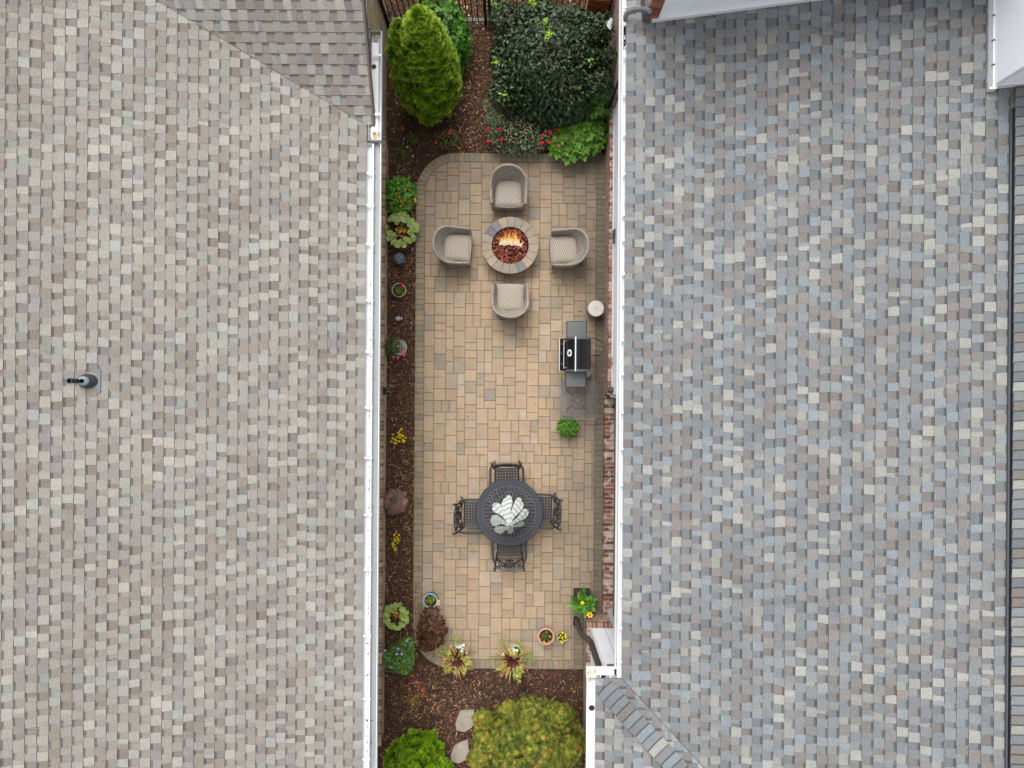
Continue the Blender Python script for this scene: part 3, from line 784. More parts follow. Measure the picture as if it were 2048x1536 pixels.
dr=MB(); dr.box(XT+.055,YP2,.0,XT+.1,Ya,2.9); obj('door_panel',dr,M['whitegrey'],right)
vt=MB(); a=P(1217,1222,.9); vt.box(a[0]-.02,a[1]-.02,.9,a[0]+.03,a[1]+.03,2.2); vt.box(a[0]-.035,a[1]-.01,.905,a[0]-.021,a[1]+.02,2.2); obj('door_trim',vt,M['whitegrey'],right)
a=P(1231,470,1.05); lk=MB(); lk.box(a[0]-.025,a[1]-.12,.85,a[0]+.01,a[1]+.12,1.05,C(120,122,124)); lk.box(a[0]-.03,a[1]-.05,.95,a[0]-.02,a[1]+.10,1.08,C(66,64,64)); obj('window_latch',lk,M['plain'],right)
a=P(1228,721,.85); lk=MB(); lk.box(a[0]-.05,a[1]-.05,.74,a[0]+.02,a[1]+.05,.88,C(178,176,160)); obj('outlet_box',lk,M['plain'],right)
a=P(1225,780,.85); lk=MB(); lk.tube([(a[0]-.09,a[1],.86),(a[0]-.05,a[1],.86),(a[0]+.08,a[1],.86)],.055,14,C(118,92,74)); 
for q in range(5): lk.tube([(a[0]-.085+q*.035,a[1],.86),(a[0]-.073+q*.035,a[1],.86)],.060,14,C(96,76,62))
obj('wall_lamp',lk,M['plain'],right)
a=P(1227,792,.75); lk=MB(); lk.prism([(a[0]-.08,a[1]+.03),(a[0]-.05,a[1]-.02),(a[0]+.1,a[1]-.06),(a[0]+.1,a[1]+.06)],.70,.76,C(214,218,220)); obj('sill_end',lk,M['plain'],right)
# gutters right
RG1=P(1239.5,760,ZR)[0]
YTOP=P(1250,-40,ZR)[1]; YBOT=P(1240,1356,ZR)[1]
g3=gutter_y('gutter',XM+.01,RG1,YBOT,7.4,ZR-.02,right,M['white'])
for py in (13,111,188,267,347,428,479,547,608,680,748,825,898,970,1043,1120,1193,1257,1325):
    strap(XM,RG1-.0,P(1243,py,ZR)[1],ZR-.02,g3)
fc=MB(); fc.box(RG1-.035,YBOT,ZR-.13,RG1-.004,7.4,ZR-.10); obj('gutter_face',fc,M['whitegrey'],g3)
g4=MB(); ya,yb=P(1200,1356,ZR)[1],P(1200,1338,ZR)[1]; xa=P(1173,1350,ZR)[0]
g4.box(xa,ya,ZR-.105,RG1+.02,yb,ZR-.10); g4.box(xa,yb-.006,ZR-.10,RG1,yb,ZR-.02); g4.box(xa,ya-.0,ZR-.10,xa+.006,yb-.006,ZR-.02)
g4o=obj('gutter',g4,M['white'],right)
for px in (1201,1221): 
    a=P(px,1347,ZR); s=MB(); s.box(a[0]-.008,ya,ZR-.02,a[0]+.008,yb,ZR-.014); obj('gutter_strap',s,M['white'],g4o)
sm=MB(); 
for (px,py,r) in ((1180,1348,.05),(1184,1356,.04),(1178,1360,.03),(1190,1343,.025)):
    a=P(px,py,ZR-.1); sm.blob((a[0],a[1],ZR-.097),(r,r*1.1,.004),9,.3,C(222,206,170,.62))
obj('gutter_stain',sm,M['plain'],g4o)
g5=gutter_y('gutter',XLE+.01,P(1173.5,1420,ZR)[0],-7.4,ya,ZR-.02,right,M['white'])
for py in (1452,1522): strap(XLE,P(1173.5,1420,ZR)[0],P(1180,py,ZR)[1],ZR-.02,g5)
oh=MB(); c=P(1183.5,1416,ZR-.09); oh.lathe([(.0,.0),(.042,.0),(.042,.01),(.03,.01),(.03,.004),(0,.004)],(c[0],c[1],ZR-.098),16,C(20,20,22,1)); obj('outlet_hole',oh,M['plain'],g5)
sft=MB(); a0=P(1205,1337,ZR-.3); sft.prism([(a0[0],ya),(RG1+.03,ya),(RG1+.03,yb+.06),(RG1-.02,yb+.005),(a0[0]+.06,yb+.01)],ZR-.17,ZR-.12,C(78,66,66,1)); obj('soffit_edge',sft,M['plain'],right)
# leaf litter in the top of the right gutter
lt=MB()
for _ in range(26):
    a=P(1249+rng.uniform(-4,4),rng.uniform(52,98),ZR-.1); 
    lt.blob((a[0],a[1],ZR-.098),(rng.uniform(.012,.03),rng.uniform(.012,.03),.008),7,.4,C(60,52,60,1))
obj('leaf_litter',lt,M['soil'],g3)
# downspouts on the right house
dp=MB(); a=P(1214,228,.1); dp.tube([(a[0]+.02,a[1],.05),(a[0]+.02,a[1],3.0)],.045,4,C(36,36,38,1)); dp.tube([(a[0]+.02,a[1],.08),(a[0]-.03,a[1]-.12,.03)],.045,6,C(36,36,38,1)); obj('downspout',dp,M['plain'],right)
dp=MB(); q=[P(1154,1241,.12),P(1155,1246,.3),P(1163,1267,.78),P(1168,1273,.86),P(1177,1278,.98),P(1182,1286,1.1),P(1204,1351,2.75)]
dp.tube([tuple(p) for p in q],.054,8,C(56,50,48,1)); dd=obj('downspout',dp,M['pipe'],right)
e=MB(); e.tube([tuple(P(1155,1243,.16)),tuple(P(1152,1238,.07)),tuple(P(1151,1249,.04))],[.052,.056,.052],10,C(24,24,30,1)); obj('elbow',e,M['plain'],dd)
e=MB(); e.tube([tuple(P(1180.5,1283.5,1.05)),tuple(P(1182,1287,1.11))],.054,10,C(90,88,86,1)); obj('bracket',e,M['plain'],dd)

# ================================================================== vegetation tools
def leaf_base(wd=.5, fold=.12, bend=.15, tipw=0.0):
    xs=[(0,0),(.28,.85),(.62,.8),(1,tipw)]
    v=[(0,0,0)]
    for y,wx in ((.33,1.0),(.7,.75)):
        z=-bend*y*y
        v+=[(-wd*wx*.5,y,z+fold*wx*.5),(0,y,z),(wd*wx*.5,y,z+fold*wx*.5)]
    v+=[(0,1,-bend)]
    f=[(0,2,1),(0,3,2),(1,2,5,4),(2,3,6,5),(4,5,7),(5,6,7)]
    return (np.array(v,float),f,[0]*6)
def strip_base(wd=.12,bend=.3,n=4):
    v=[];f=[]
    for i in range(n+1):
        y=i/n; q=wd*(1-y**1.6*.85)*.5; v+=[(-q,y,-bend*y*y),(q,y,-bend*y*y)]
        if i: f.append((2*i-2,2*i-1,2*i+1,2*i))
    return (np.array(v,float),f,[1 if i>=n-2 else 0 for i in range(n)])
def fan_base(k=5,spread=1.9,wd=.16):
    V=[];Fc=[];fl=[]
    for i in range(k):
        a=(i/(k-1)-.5)*spread; b=len(V); c,s=math.cos(a),math.sin(a); L=1-.25*abs(a)/1.0
        for (x,y,z) in ((-wd*.35,.05,0),(wd*.35,.05,0),(wd*.6,.6*L,.05),(-wd*.6,.6*L,.05),(0,L,-.08)):
            V.append((x*c+y*s,-x*s+y*c,z+.05*(i%2)))
        Fc+=[(b,b+1,b+2,b+3),(b+3,b+2,b+4)]; fl+=[0,1]
    return (np.array(V,float),Fc,fl)
def star_base(k=6,wd=.3,up=.35):
    V=[];Fc=[];fl=[]
    for i in range(k):
        a=2*PI*i/k; c,s=math.cos(a),math.sin(a); b=len(V)
        for (x,y,z) in ((0,0,0),(wd*.5,.5,up*.5),(0,1,up*.6),(-wd*.5,.5,up*.5)): V.append((x*c+y*s,-x*s+y*c,z))
        Fc.append((b,b+1,b+2,b+3)); fl.append(0)
    return (np.array(V,float),Fc,fl)
def disc_base(k=9,scal=.12,cup=.12,rim=False):
    V=[(0,0,0)];Fc=[];fl=[]; n=k*2
    for ring,(r,z) in enumerate(((.62,cup*.4),(1.0,cup))):
        for i in range(n):
            a=2*PI*i/n; q=r*(1-(scal if (i%2 and ring) else 0)); V.append((q*math.cos(a),q*math.sin(a),z+(.05 if i%2 else 0)))
    for i in range(n): 
        Fc.append((0,1+i,1+(i+1)%n)); fl.append(0)
    for i in range(n):
        Fc.append((1+i,1+n+i,1+n+(i+1)%n,1+(i+1)%n)); fl.append(1)
    return (np.array(V,float),Fc,fl)
LEAF=leaf_base(.5); WIDE=leaf_base(.60,.18,.22); NARROW=leaf_base(.26,.06,.2); FAN=fan_base(); STAR=star_base(); STAR4=star_base(5,.5,.3); DISC=disc_base(); STRAP=strip_base(); BLOOM=star_base(6,.9,.5)
def lumps(seed,k=7):
    rg=np.random.default_rng(seed); d=rg.normal(size=(k,3)); d/=np.linalg.norm(d,axis=1,keepdims=True); fr=rg.uniform(3,7,k); ph=rg.uniform(0,6,k)
    return lambda u: sum(np.sin(fr[i]*(u@d[i])*1.7+ph[i]) for i in range(k))/k
def dome(n,c,rad,shell=(.72,1.02),zmin=-.15,lump=.12,seed=0,pw=1.0):
    u=rvec(int(n*3)+12); u=u[u[:,2]>zmin][:n]; n=len(u)
    f=lumps(seed); q=f(u)
    t=shell[0]+(shell[1]-shell[0])*rng.random(n)**(1/ (1+pw))
    pos=np.asarray(c)+u*np.asarray(rad)*(t*(1+lump*q))[:,None]
    nr=u/np.asarray(rad); nr/=np.linalg.norm(nr,axis=1,keepdims=True)
    return pos,nr,q,t
def leaves_on(mb,base,pos,nr,size,pal_,wts=None,up=.5,jit=.45,q=None,outw=.7,col2=None,sz=(.75,1.2),cl=0):
    n=len(pos); k=rng.choice(len(pal_),n,p=None if wts is None else np.array(wts)/sum(wts))
    col=np.array(pal_)[k]*rng.uniform(.8,1.2,(n,1))
    N_=nr+np.array([0,0,up])+rng.normal(size=(n,3))*jit; N_/=np.linalg.norm(N_,axis=1,keepdims=True)
    d=rvec(n)+nr*outw*np.array([1,1,.3]); d-=N_*np.sum(d*N_,1,keepdims=True)
    R=basis(d,N_); s=size*rng.uniform(sz[0],sz[1],n)
    if cl: 
        fq=lumps(int(abs(pos[0,0])*997)+3,9); col=col*(1+.38*fq((pos-pos.mean(0))*cl/ max(.1,1)))[:,None]
    mb.scatter(base,pos,R,s,col,None if col2 is None else np.array(col2)[rng.integers(len(col2),size=n)])
def gpos(px,py,z=0): return P(px,py,z)
def shrub(name,label,cat,px,py,zc,rad,n,base,size,pal_,m='leaf',group=None,lump=.14,up=.5,jit=.45,shell=(.62,1.03),wts=None,col2=None,core=True,seed=None,zmin=-.2,extra=None,tilt=None,sz=(.75,1.2)):
    """bush whose outline is centred on pixel px,py at height zc"""
    c=P(px,py,zc); seed=seed or int(px*7+py)
    t=thing(name,label,cat,(c[0],c[1],0),0,group)
    mb=MB(); pos,nr,q,tt=dome(n,(c[0],c[1],zc*.55),rad,shell,zmin,lump,seed)
    leaves_on(mb,base,pos,nr,size,pal_,wts,up,jit,q,col2=col2,sz=sz,cl=4)
    obj('foliage',mb,M[m],t)
    sb=MB()
    rg=np.random.default_rng(seed)
    for k in range(9):
        a=rg.uniform(0,6.28); r=.55
        sb.tube([(c[0],c[1],-.02),(c[0]+math.cos(a)*rad[0]*.25,c[1]+math.sin(a)*rad[1]*.25,zc*.4),(c[0]+math.cos(a)*rad[0]*r,c[1]+math.sin(a)*rad[1]*r,zc*.55+rad[2]*.55)],[.012,.009,.004] if max(rad)<.5 else [.03,.02,.008],5,C(70,54,40))
    obj('stem',sb,M['bark'],t)
    return t,c
bloom_cache={}
def flower(parent,pos,r,col,col2=None,kind='rose'):
    r=r*1.25
    key=(kind,round(r,3),tuple(np.round(col,3)))
    if key not in bloom_cache:
        mb=MB(); n=3 if kind=='rose' else 2
        for k in range(n):
            s=r*(1-.28*k); a=k*.5
            R=np.array([[[math.cos(a),-math.sin(a),0],[math.sin(a),math.cos(a),0],[0,0,1]]])
            mb.scatter(BLOOM,np.array([[0,0,k*r*.22]]),R,np.array([s]),np.array([col*(1-.12*k)]))
        mb.blob((0,0,r*.35),r*(.28),8,.1,col2 if col2 is not None else col*.7)
        me=mb.build('flower'); me.materials.append(M['petal']); bloom_cache[key]=me
    o=bpy.data.objects.new('flower',bloom_cache[key]); sc.collection.objects.link(o); o.parent=parent
    o.location=Vector([float(q) for q in pos])-ORG[parent.name]; o.rotation_euler=(rng.uniform(-.3,.3),rng.uniform(-.3,.3),rng.uniform(0,6))
    return o

# ------------------------------------------------------------------ conifers
def conifer(label,base_c,tips,hgt,rmax,n,pal_,pal2,size,seed,group='bright conifers in the beds'):
    """tips: list of (x,y,z) leaders; foliage bulges around each axis"""
    t=thing('conifer',label,'tree',(base_c[0],base_c[1],0),0,group)
    tr=MB(); f=lumps(seed,9); f2=lumps(seed+5,9); mb=MB()
    tot=sum(w_ for *_,w_ in tips)
    for (x,y,z,rw,w_) in tips:
        tr.tube([(base_c[0],base_c[1],-.05),((base_c[0]*.6+x*.4),(base_c[1]*.6+y*.4),z*.4),(x,y,z*.93)],[.07,.05,.012],8,C(90,66,48))
        m=int(n*w_/tot/26); per=26
        hh=rng.random(m)**.9; a=rng.uniform(0,2*PI,m)
        prof=np.interp(hh,[0,.05,.18,.35,.55,.75,.9,1],[.60,.86,1,.98,.82,.58,.33,.05])*rw
        u=np.c_[np.cos(a),np.sin(a),hh*3]; q=f(u*1.4)+.5*f2(u*3.2)
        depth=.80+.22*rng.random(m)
        rad=prof*(1+.20*q)*depth
        ax=base_c[0]+(x-base_c[0])*hh; ay=base_c[1]+(y-base_c[1])*hh
        cen=np.c_[ax+rad*np.cos(a),ay+rad*np.sin(a),.12+hh*(z-.12)]
        nr=np.c_[np.cos(a),np.sin(a),np.full(m,.55)]; nr/=np.linalg.norm(nr,axis=1,keepdims=True)
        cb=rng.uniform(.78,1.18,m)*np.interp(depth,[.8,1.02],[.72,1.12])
        cen=np.repeat(cen,per,0); nr=np.repeat(nr,per,0); cb=np.repeat(cb,per); K=len(cen)
        o=rvec(K)*(rng.random(K)**.5)[:,None]; dt_=np.sum(o*nr,1); o[dt_<-.2]*=-1; dt_=np.sum(o*nr,1)
        pos=cen+o*np.array([1,1,.8])*size*1.15
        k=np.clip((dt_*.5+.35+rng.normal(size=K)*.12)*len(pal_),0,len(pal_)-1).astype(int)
        col=np.array(pal_)[k]*cb[:,None]; col2=np.array(pal2)[rng.integers(len(pal2),size=K)]*cb[:,None]*np.interp(dt_,[-.2,1],[.7,1.1])[:,None]  # shade painted into the tuft insides; outer tips paler as new growth
        d=o+nr*.6+np.array([0,0,.35])+rng.normal(size=(K,3))*.2
        N_=nr+np.array([0,0,.6])+rng.normal(size=(K,3))*.35; N_-=d*(np.sum(d*N_,1)/np.sum(d*d,1))[:,None]; N_/=np.linalg.norm(N_,axis=1,keepdims=True)
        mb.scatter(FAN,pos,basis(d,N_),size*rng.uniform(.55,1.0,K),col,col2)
    obj('crown',mb,M['leaf'],t); obj('trunk',tr,M['bark'],t)
    return t
bc=P(862,205)
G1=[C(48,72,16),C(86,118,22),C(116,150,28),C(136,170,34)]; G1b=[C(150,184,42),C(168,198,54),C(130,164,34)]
tip1=P(838,28,3.3); tip2=P(797,50,2.75)
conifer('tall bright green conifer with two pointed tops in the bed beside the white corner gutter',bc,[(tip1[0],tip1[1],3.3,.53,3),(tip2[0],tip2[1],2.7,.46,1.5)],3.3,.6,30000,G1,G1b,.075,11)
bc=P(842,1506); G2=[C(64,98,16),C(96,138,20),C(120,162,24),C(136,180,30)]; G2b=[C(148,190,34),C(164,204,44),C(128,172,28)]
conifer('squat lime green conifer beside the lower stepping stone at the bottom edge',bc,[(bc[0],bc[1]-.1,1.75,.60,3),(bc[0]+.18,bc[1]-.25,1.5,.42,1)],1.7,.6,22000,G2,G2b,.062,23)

# ------------------------------------------------------------------ big shrubs
DG=[C(28,44,22),C(38,58,27),C(52,74,34),C(68,92,42)]
t,c=shrub('evergreen_shrub','very large dark glossy evergreen shrub filling the bed at the top right','shrub',1100,112,1.2,(1.10,1.08,1.15),15000,LEAF,.085,DG,m='gloss_leaf',lump=.20,shell=(.5,1.03),wts=[3,3,2,1],jit=.6)
mb=MB()
for (px,py,r,n) in ((1195,60,.28,700),(1010,40,.3,600),(1200,170,.25,420),(1000,190,.22,350),(1215,112,.16,160)):
    mb=MB(); cc=P(px,py,1.3); pos,nr,q,tt=dome(n,cc,(r,r,r),(.4,1.05),-.6,.2,px); leaves_on(mb,LEAF,pos,nr,.072,DG,[3,3,2,1],jit=.6); obj('side_branch',mb,M['gloss_leaf'],t)
mb=MB()
for (px,py,n) in ((1092,45,22),(1099,69,22),(992,122,12),(1065,3,26),(1180,125,6),(1010,190,6)):
    mb=MB(); cc=P(px,py,2.2 if px<1150 else 1.8); pos,nr,q,tt=dome(n,cc,(.06,.07,.05),(.3,1.05),-.3,.2,px); leaves_on(mb,LEAF,pos,nr,.06,[C(110,150,30),C(140,180,40)],jit=.5); obj('new_growth',mb,M['leaf'],t)
HG=[C(62,104,24),C(78,124,30),C(92,142,36),C(54,92,24)]
t,c=shrub('hydrangea','leafy green hydrangea with brown faded heads behind the tall conifer','shrub',868,60,.9,(.62,.72,.75),1500,WIDE,.13,HG,lump=.12,jit=.35,up=.9)
for (px,py) in ((891,74),(894,80),(888,79)): flower(t,P(px,py,1.25),.06,C(176,134,104),kind='rose')
t,c=shrub('hydrangea','bright green broad leaved hydrangea touching the back edge of the patio','shrub',1152,262,.55,(.56,.50,.42),1,WIDE,.12,HG,lump=.12)
mb=MB()     # rosettes of big leaves
pos,nr,q,tt=dome(40,(c[0],c[1],.20),(.58,.52,.42),(.6,1.03),-.05,.12,5)
for i in range(90):
    r_=math.sqrt((i+.5)/90); a_=i*2.39996; r2=r_*(1+.10*math.sin(a_*3+1))
    q_=np.array([c[0]+.55*r2*math.cos(a_)+rng.normal()*.02,c[1]+.49*r2*math.sin(a_)+rng.normal()*.02,.20+.42*math.sqrt(max(0,1-.9*r_*r_))+rng.uniform(-.06,.04)])
    pos=np.vstack([pos,q_]); nr=np.vstack([nr,[.6*r_*math.cos(a_),.6*r_*math.sin(a_),1-.4*r_]])
for i in range(len(pos)):
    k=int(rng.integers(6,10)); a=np.arange(k)*2.4+rng.uniform(0,6); rr_=np.linspace(1,.55,k)
    d=np.c_[np.cos(a),np.sin(a),.15+.5*(1-rr_)]+nr[i]*.15; N_=np.tile([0,0,1.],(k,1))+nr[i]*.5+rng.normal(size=(k,3))*.15
    mb.scatter(WIDE,np.tile(pos[i],(k,1)),basis(d-0,N_),rr_*.135*rng.uniform(.85,1.15),np.array([[C(72,118,24),C(88,136,30),C(104,152,36)][rng.integers(3)] for _ in range(k)])*rng.uniform(.85,1.15,(k,1)))
mb2=mb; obj('leaf_rosettes',mb2,M['leaf'],t)
cc=P(1196,205,.9); mb=MB(); 
for i in range(22):
    p_=cc+np.array([rng.uniform(-.2,.2),rng.uniform(-.2,.16),rng.uniform(-.2,.1)]); k=7; a=np.arange(k)*2.4+rng.uniform(0,6); rr_=np.linspace(1,.6,k)
    d=np.c_[np.cos(a),np.sin(a),.2+.4*(1-rr_)]; N_=np.tile([0,0,1.],(k,1))+rng.normal(size=(k,3))*.15
    mb.scatter(WIDE,np.tile(p_,(k,1)),basis(d,N_),rr_*.13,np.array([[C(58,100,24),C(70,116,30)][rng.integers(2)] for _ in range(k)]))
obj('upper_rosettes',mb,M['leaf'],t)
for (px,py) in ((1117,292),(1131,279),(1109,277),(1166,218)): flower(t,P(px,py,.7),.035,C(150,116,92),kind='rose')
# red rose bush
RG=[C(84,110,76),C(102,126,92),C(126,146,112),C(66,92,60)]
t,c=shrub('rose_bush','wide grey green rose bush dotted with red blooms at the back edge of the patio','shrub',1038,262,.45,(.62,.42,.42),3200,LEAF,.042,RG,lump=.16,jit=.6)
mb=MB(); pos,nr,q,tt=dome(420,(c[0],c[1],.27),(.62,.42,.45),(.98,1.06),.2,.16,int(1038*7+262)); leaves_on(mb,LEAF,pos,nr,.044,[C(178,166,122),C(190,146,126),C(150,150,104)],jit=.6); obj('pale_new_leaves',mb,M['leaf'],t)
mb=MB()
for (px,py,r,n) in ((980,212,.14,260),(983,240,.14,240),(1030,215,.2,300)):
    mb=MB(); cc=P(px,py,.55); pos,nr,q,tt=dome(n,cc,(r,r,r*.8),(.3,1.05),-.4,.2,px); leaves_on(mb,LEAF,pos,nr,.042,RG,jit=.6); obj('side_branch',mb,M['leaf'],t)
for (px,py) in ((979,206),(976,258),(998,260),(975,283),(1003,279),(1085,271),(1100,265),(1115,260),(1084,286),(1097,285)):
    flower(t,P(px,py,.72),.032,C(214,24,52),kind='rose')
# small rose bush with orange red blooms
t,c=shrub('rose_bush','small thin rose bush with orange red blooms below the tall conifer','shrub',893,272,.25,(.24,.20,.24),420,LEAF,.036,[C(76,100,44),C(96,120,56),C(120,134,70)],jit=.6,shell=(.4,1.05))
for (px,py) in ((901,263),(898,267),(887,268),(872,285),(903,261)): flower(t,P(px,py,.42),.026,C(222,80,50),kind='rose')
# golden shrub at the bottom
GG=[C(74,92,26),C(104,120,34),C(138,144,46),C(176,166,68),C(172,126,58)]
t,c=shrub('golden_shrub','large olive gold shrub with star shaped leaf tufts beside the stepping stones','shrub',1060,1498,.7,(1.02,.78,.72),4200,STAR,.056,GG,lump=.2,wts=[3,3.2,3,1.5,.5],jit=.5,shell=(.55,1.03))
mb=MB()
for (px,py,r,n) in ((965,1440,.17,330),(1018,1420,.14,260),(1120,1430,.2,330),(970,1480,.18,300),(1138,1500,.22,380),(955,1515,.18,300),(1060,1432,.15,220)):
    mb=MB(); cc=P(px,py,.8); pos,nr,q,tt=dome(n,cc,(r,r,r),(.35,1.05),-.3,.2,px+py); leaves_on(mb,STAR,pos,nr,.054,GG,[2,3,4,3,.4],jit=.5); obj('side_branch',mb,M['leaf'],t)

# ------------------------------------------------------------------ small bed plants
MG=[C(58,112,22),C(80,140,30),C(102,164,42),C(132,182,76)]
t,c=shrub('marigold_plant','round bright green marigold with orange blooms beside the curved patio corner','plant',798,387,.28,(.315,.345,.30),1100,NARROW,.085,MG,jit=.5,lump=.07,up=.9)
for (px,py,cl_) in ((800,378,0),(806,375,0),(810,379,0),(797,387,0),(798,394,0),(803,403,0),(801,412,0),(830,398,1),(831,403,1),(821,410,2),(783,415,2),(810,402,2)):
    flower(t,P(px,py,.42),.020,[C(240,150,50),C(240,190,50),C(214,80,40)][cl_],kind='marigold')
def heuchera(label,px,py,R_,n,pal_):
    c=P(px,py,.15); t=thing('coral_bells',label,'plant',(c[0],c[1],0),0,'lime green coral bells in the left bed')
    mb=MB(); st=MB()
    for k in range(n):
        a=rng.uniform(0,2*PI); r=R_*(.42+.55*rng.random()**.6); z=.10+.14*(1-((r/R_)-.6)**2*2)+rng.uniform(-.02,.02)
        p=np.array([c[0]+r*math.cos(a),c[1]+r*math.sin(a),z]); N_=np.array([[math.cos(a)*.45,math.sin(a)*.45,1.]])+rng.normal(size=(1,3))*.22
        cc=pal_[rng.integers(len(pal_))]*rng.uniform(.88,1.12)
        mb.scatter(DISC,p[None],basis(np.array([[math.cos(a),math.sin(a),0.]]),N_),np.array([R_*rng.uniform(.13,.20)]),cc[None]*.92,np.array([cc*1.12]))
        if k%2==0: st.tube([(c[0]+.03*math.cos(a),c[1]+.03*math.sin(a),.0),(c[0]+r*.6*math.cos(a),c[1]+r*.6*math.sin(a),z*.8),tuple(p)],.003,4,C(150,90,50))
    for k in range(26):
        a=rng.uniform(0,2*PI); r=R_*rng.uniform(.1,.42); p=np.array([[c[0]+r*math.cos(a),c[1]+r*math.sin(a),rng.uniform(.05,.12)]])
        mb.scatter(DISC,p,basis(rvec(1)*np.array([[1,1,.1]]),np.array([[0,0,1.]])+rng.normal(size=(1,3))*.3),np.array([R_*.1]),C(206,190,60)[None]*rng.uniform(.6,1),np.array([C(196,130,60)]))
    obj('foliage',mb,M['leaf'],t); obj('stem',st,M['bark'],t); return t
heuchera('pale green ruffled coral bells with open brown centre below the marigold',804,461,.33,80,[C(162,180,100),C(148,172,84),C(176,190,120)])
heuchera('neat lime green coral bells near the bottom of the left bed',792,1231,.255,80,[C(166,186,96),C(152,176,80),C(178,194,112)])
def tuft(name,label,cat,px,py,R_,n,base,size,pal_,h=.18,group=None,jit=.6,stems=True):
    c=P(px,py,h*.6); t=thing(name,label,cat,(c[0],c[1],0),0,group); mb=MB()
    pos,nr,q,tt=dome(n,(c[0],c[1],h*.3),(R_,R_,h),(.2,1.05),-.1,.25,int(px+py)); leaves_on(mb,base,pos,nr,size,pal_,jit=jit); obj('foliage',mb,M['leaf'],t)
    sb=MB()
    for k in range(6):
        a=rng.uniform(0,6.3); sb.tube([(c[0],c[1],-.02),(c[0]+R_*.7*math.cos(a),c[1]+R_*.7*math.sin(a),h*.8)],.004,4,C(96,80,50))
    obj('stem',sb,M['bark'],t); return t,c
tuft('perennial','small loose green seedling beside the white downspout elbow','plant',824,278,.10,110,NARROW,.05,[C(84,120,50),C(104,140,62)])
t,c=tuft('perennial','small sprawling plant with two white blooms below the green seedling','plant',808,306,.15,130,NARROW,.05,[C(74,108,44),C(94,126,56)])
for (px,py) in ((815,294),(826,312)): flower(t,P(px,py,.2),.018,C(230,226,240),kind='daisy')
t,c=tuft('perennial','flat silvery green seedling above the marigold','plant',801,338,.09,14,LEAF,.06,[C(110,126,104)],h=.04)
t,c=tuft('pansy_plant','bushy green plant with pink and white blooms spilling from a white rimmed pot','plant',786,695,.20,420,LEAF,.05,[C(62,96,34),C(84,122,44),C(110,104,60)],h=.26)
pt=MB(); cc=P(800,695,.1); pt.lathe([(.10,0),(.135,.16),(.15,.17),(.145,.18),(.125,.175),(.12,.13),(0,.13)],(cc[0],cc[1],-.02),24,C(214,212,196)); obj('pot',pt,M['plain'],t,smooth=False)
for (px,py,k) in ((796,693,0),(805,701,0),(810,704,0),(812,708,1),(808,711,0),(796,714,0),(801,709,0),(795,717,1),(787,714,0),(803,704,1)): flower(t,P(px,py,.28),.021,[C(236,150,170),C(214,90,140)][k],C(120,30,60),kind='daisy')
def mums(label,px,py,pts,R_):
    t,c=tuft('chrysanthemum',label,'plant',px,py,R_,150,LEAF,.03,[C(62,92,30),C(84,112,36)],h=.14,group='yellow chrysanthemums in the left bed')
    for (x,y) in pts: flower(t,P(x,y,.18+rng.uniform(-.03,.03)),.018*rng.uniform(.85,1.2),C(248,216,24),C(230,170,10),kind='daisy')
    return t
mums('larger triangular clump of yellow chrysanthemums in the middle of the left bed',798,876,[(803,858),(800,862),(797,866),(802,869),(805,871),(795,874),(800,876),(789,878),(785,876),(783,883),(792,881),(797,882),(799,883),(806,880),(812,876),(809,882),(806,884),(788,886),(792,887),(803,873),(786,869),(808,873),(799,871)],.13)
mums('narrow clump of yellow chrysanthemums below the pink sedum',790,1083,[(792,1066),(789,1070),(798,1070),(793,1074),(796,1076),(789,1078),(791,1081),(787,1084),(795,1085),(789,1089),(785,1088),(786,1093),(791,1096),(790,1100),(797,1080)],.075)
t,c=shrub('sedum','dusty pink sedum with green heart on the left bed edge','plant',788,1004,.22,(.225,.205,.22),620,STAR,.046,[C(178,128,132),C(206,152,158),C(124,138,76),C(150,104,106)],jit=.6,lump=.35,up=.9,shell=(.35,1.12))
mb=MB(); pos,nr,q,tt=dome(90,(c[0],c[1],.14),(.13,.13,.24),(.9,1.05),.3,.1,3); leaves_on(mb,LEAF,pos,nr,.035,[C(84,112,44),C(104,130,56)]); obj('green_heart',mb,M['leaf'],t)
BG=[C(76,116,50),C(98,142,64),C(124,164,86)]
t,c=shrub('aster_bush','leafy green bush with pale lilac blooms in the bottom left bed','shrub',800,1320,.3,(.30,.30,.28),1500,NARROW,.055,BG,lump=.22,jit=.5,shell=(.4,1.05))
mb=MB()
for (px,py,r,n) in ((770,1318,.14,300),(815,1290,.15,330),(812,1335,.14,260)):
    mb=MB(); cc=P(px,py,.35); pos,nr,q,tt=dome(n,cc,(r,r,r*.8),(.3,1.05),-.4,.2,px); leaves_on(mb,NARROW,pos,nr,.055,BG,jit=.5); obj('side_branch',mb,M['leaf'],t)
for (px,py) in ((764,1307),(770,1301),(794,1308),(804,1308),(796,1297),(781,1334),(814,1282)): flower(t,P(px,py,.42),.022,C(206,196,236),kind='daisy')
c=P(826,1405,.08); t=thing('withered_weed','straggling yellowed weed with rust coloured leaves on the mulch at the bottom left','plant',(c[0],c[1],0)); mb=MB(); sb=MB()
for k in range(16):
    a=PI/2+rng.normal()*.9 if k%2 else -PI/2+rng.normal()*.7; L=rng.uniform(.15,.38); e=np.array([c[0]+L*math.cos(a)*.7,c[1]+L*math.sin(a),rng.uniform(.02,.16)])
    sb.tube([(c[0],c[1],0),tuple((c+e)/2+np.array([0,0,.05])),tuple(e)],.0035,4,C(176,150,96))
    n=9; pos=c+(e-c)*rng.random((n,1))+rng.normal(size=(n,3))*.02; pos[:,2]=np.abs(pos[:,2])+.02
    leaves_on(mb,LEAF,pos,np.tile([0,0,1.],(n,1)),.032,[C(176,164,84),C(140,140,70),C(196,140,70)])
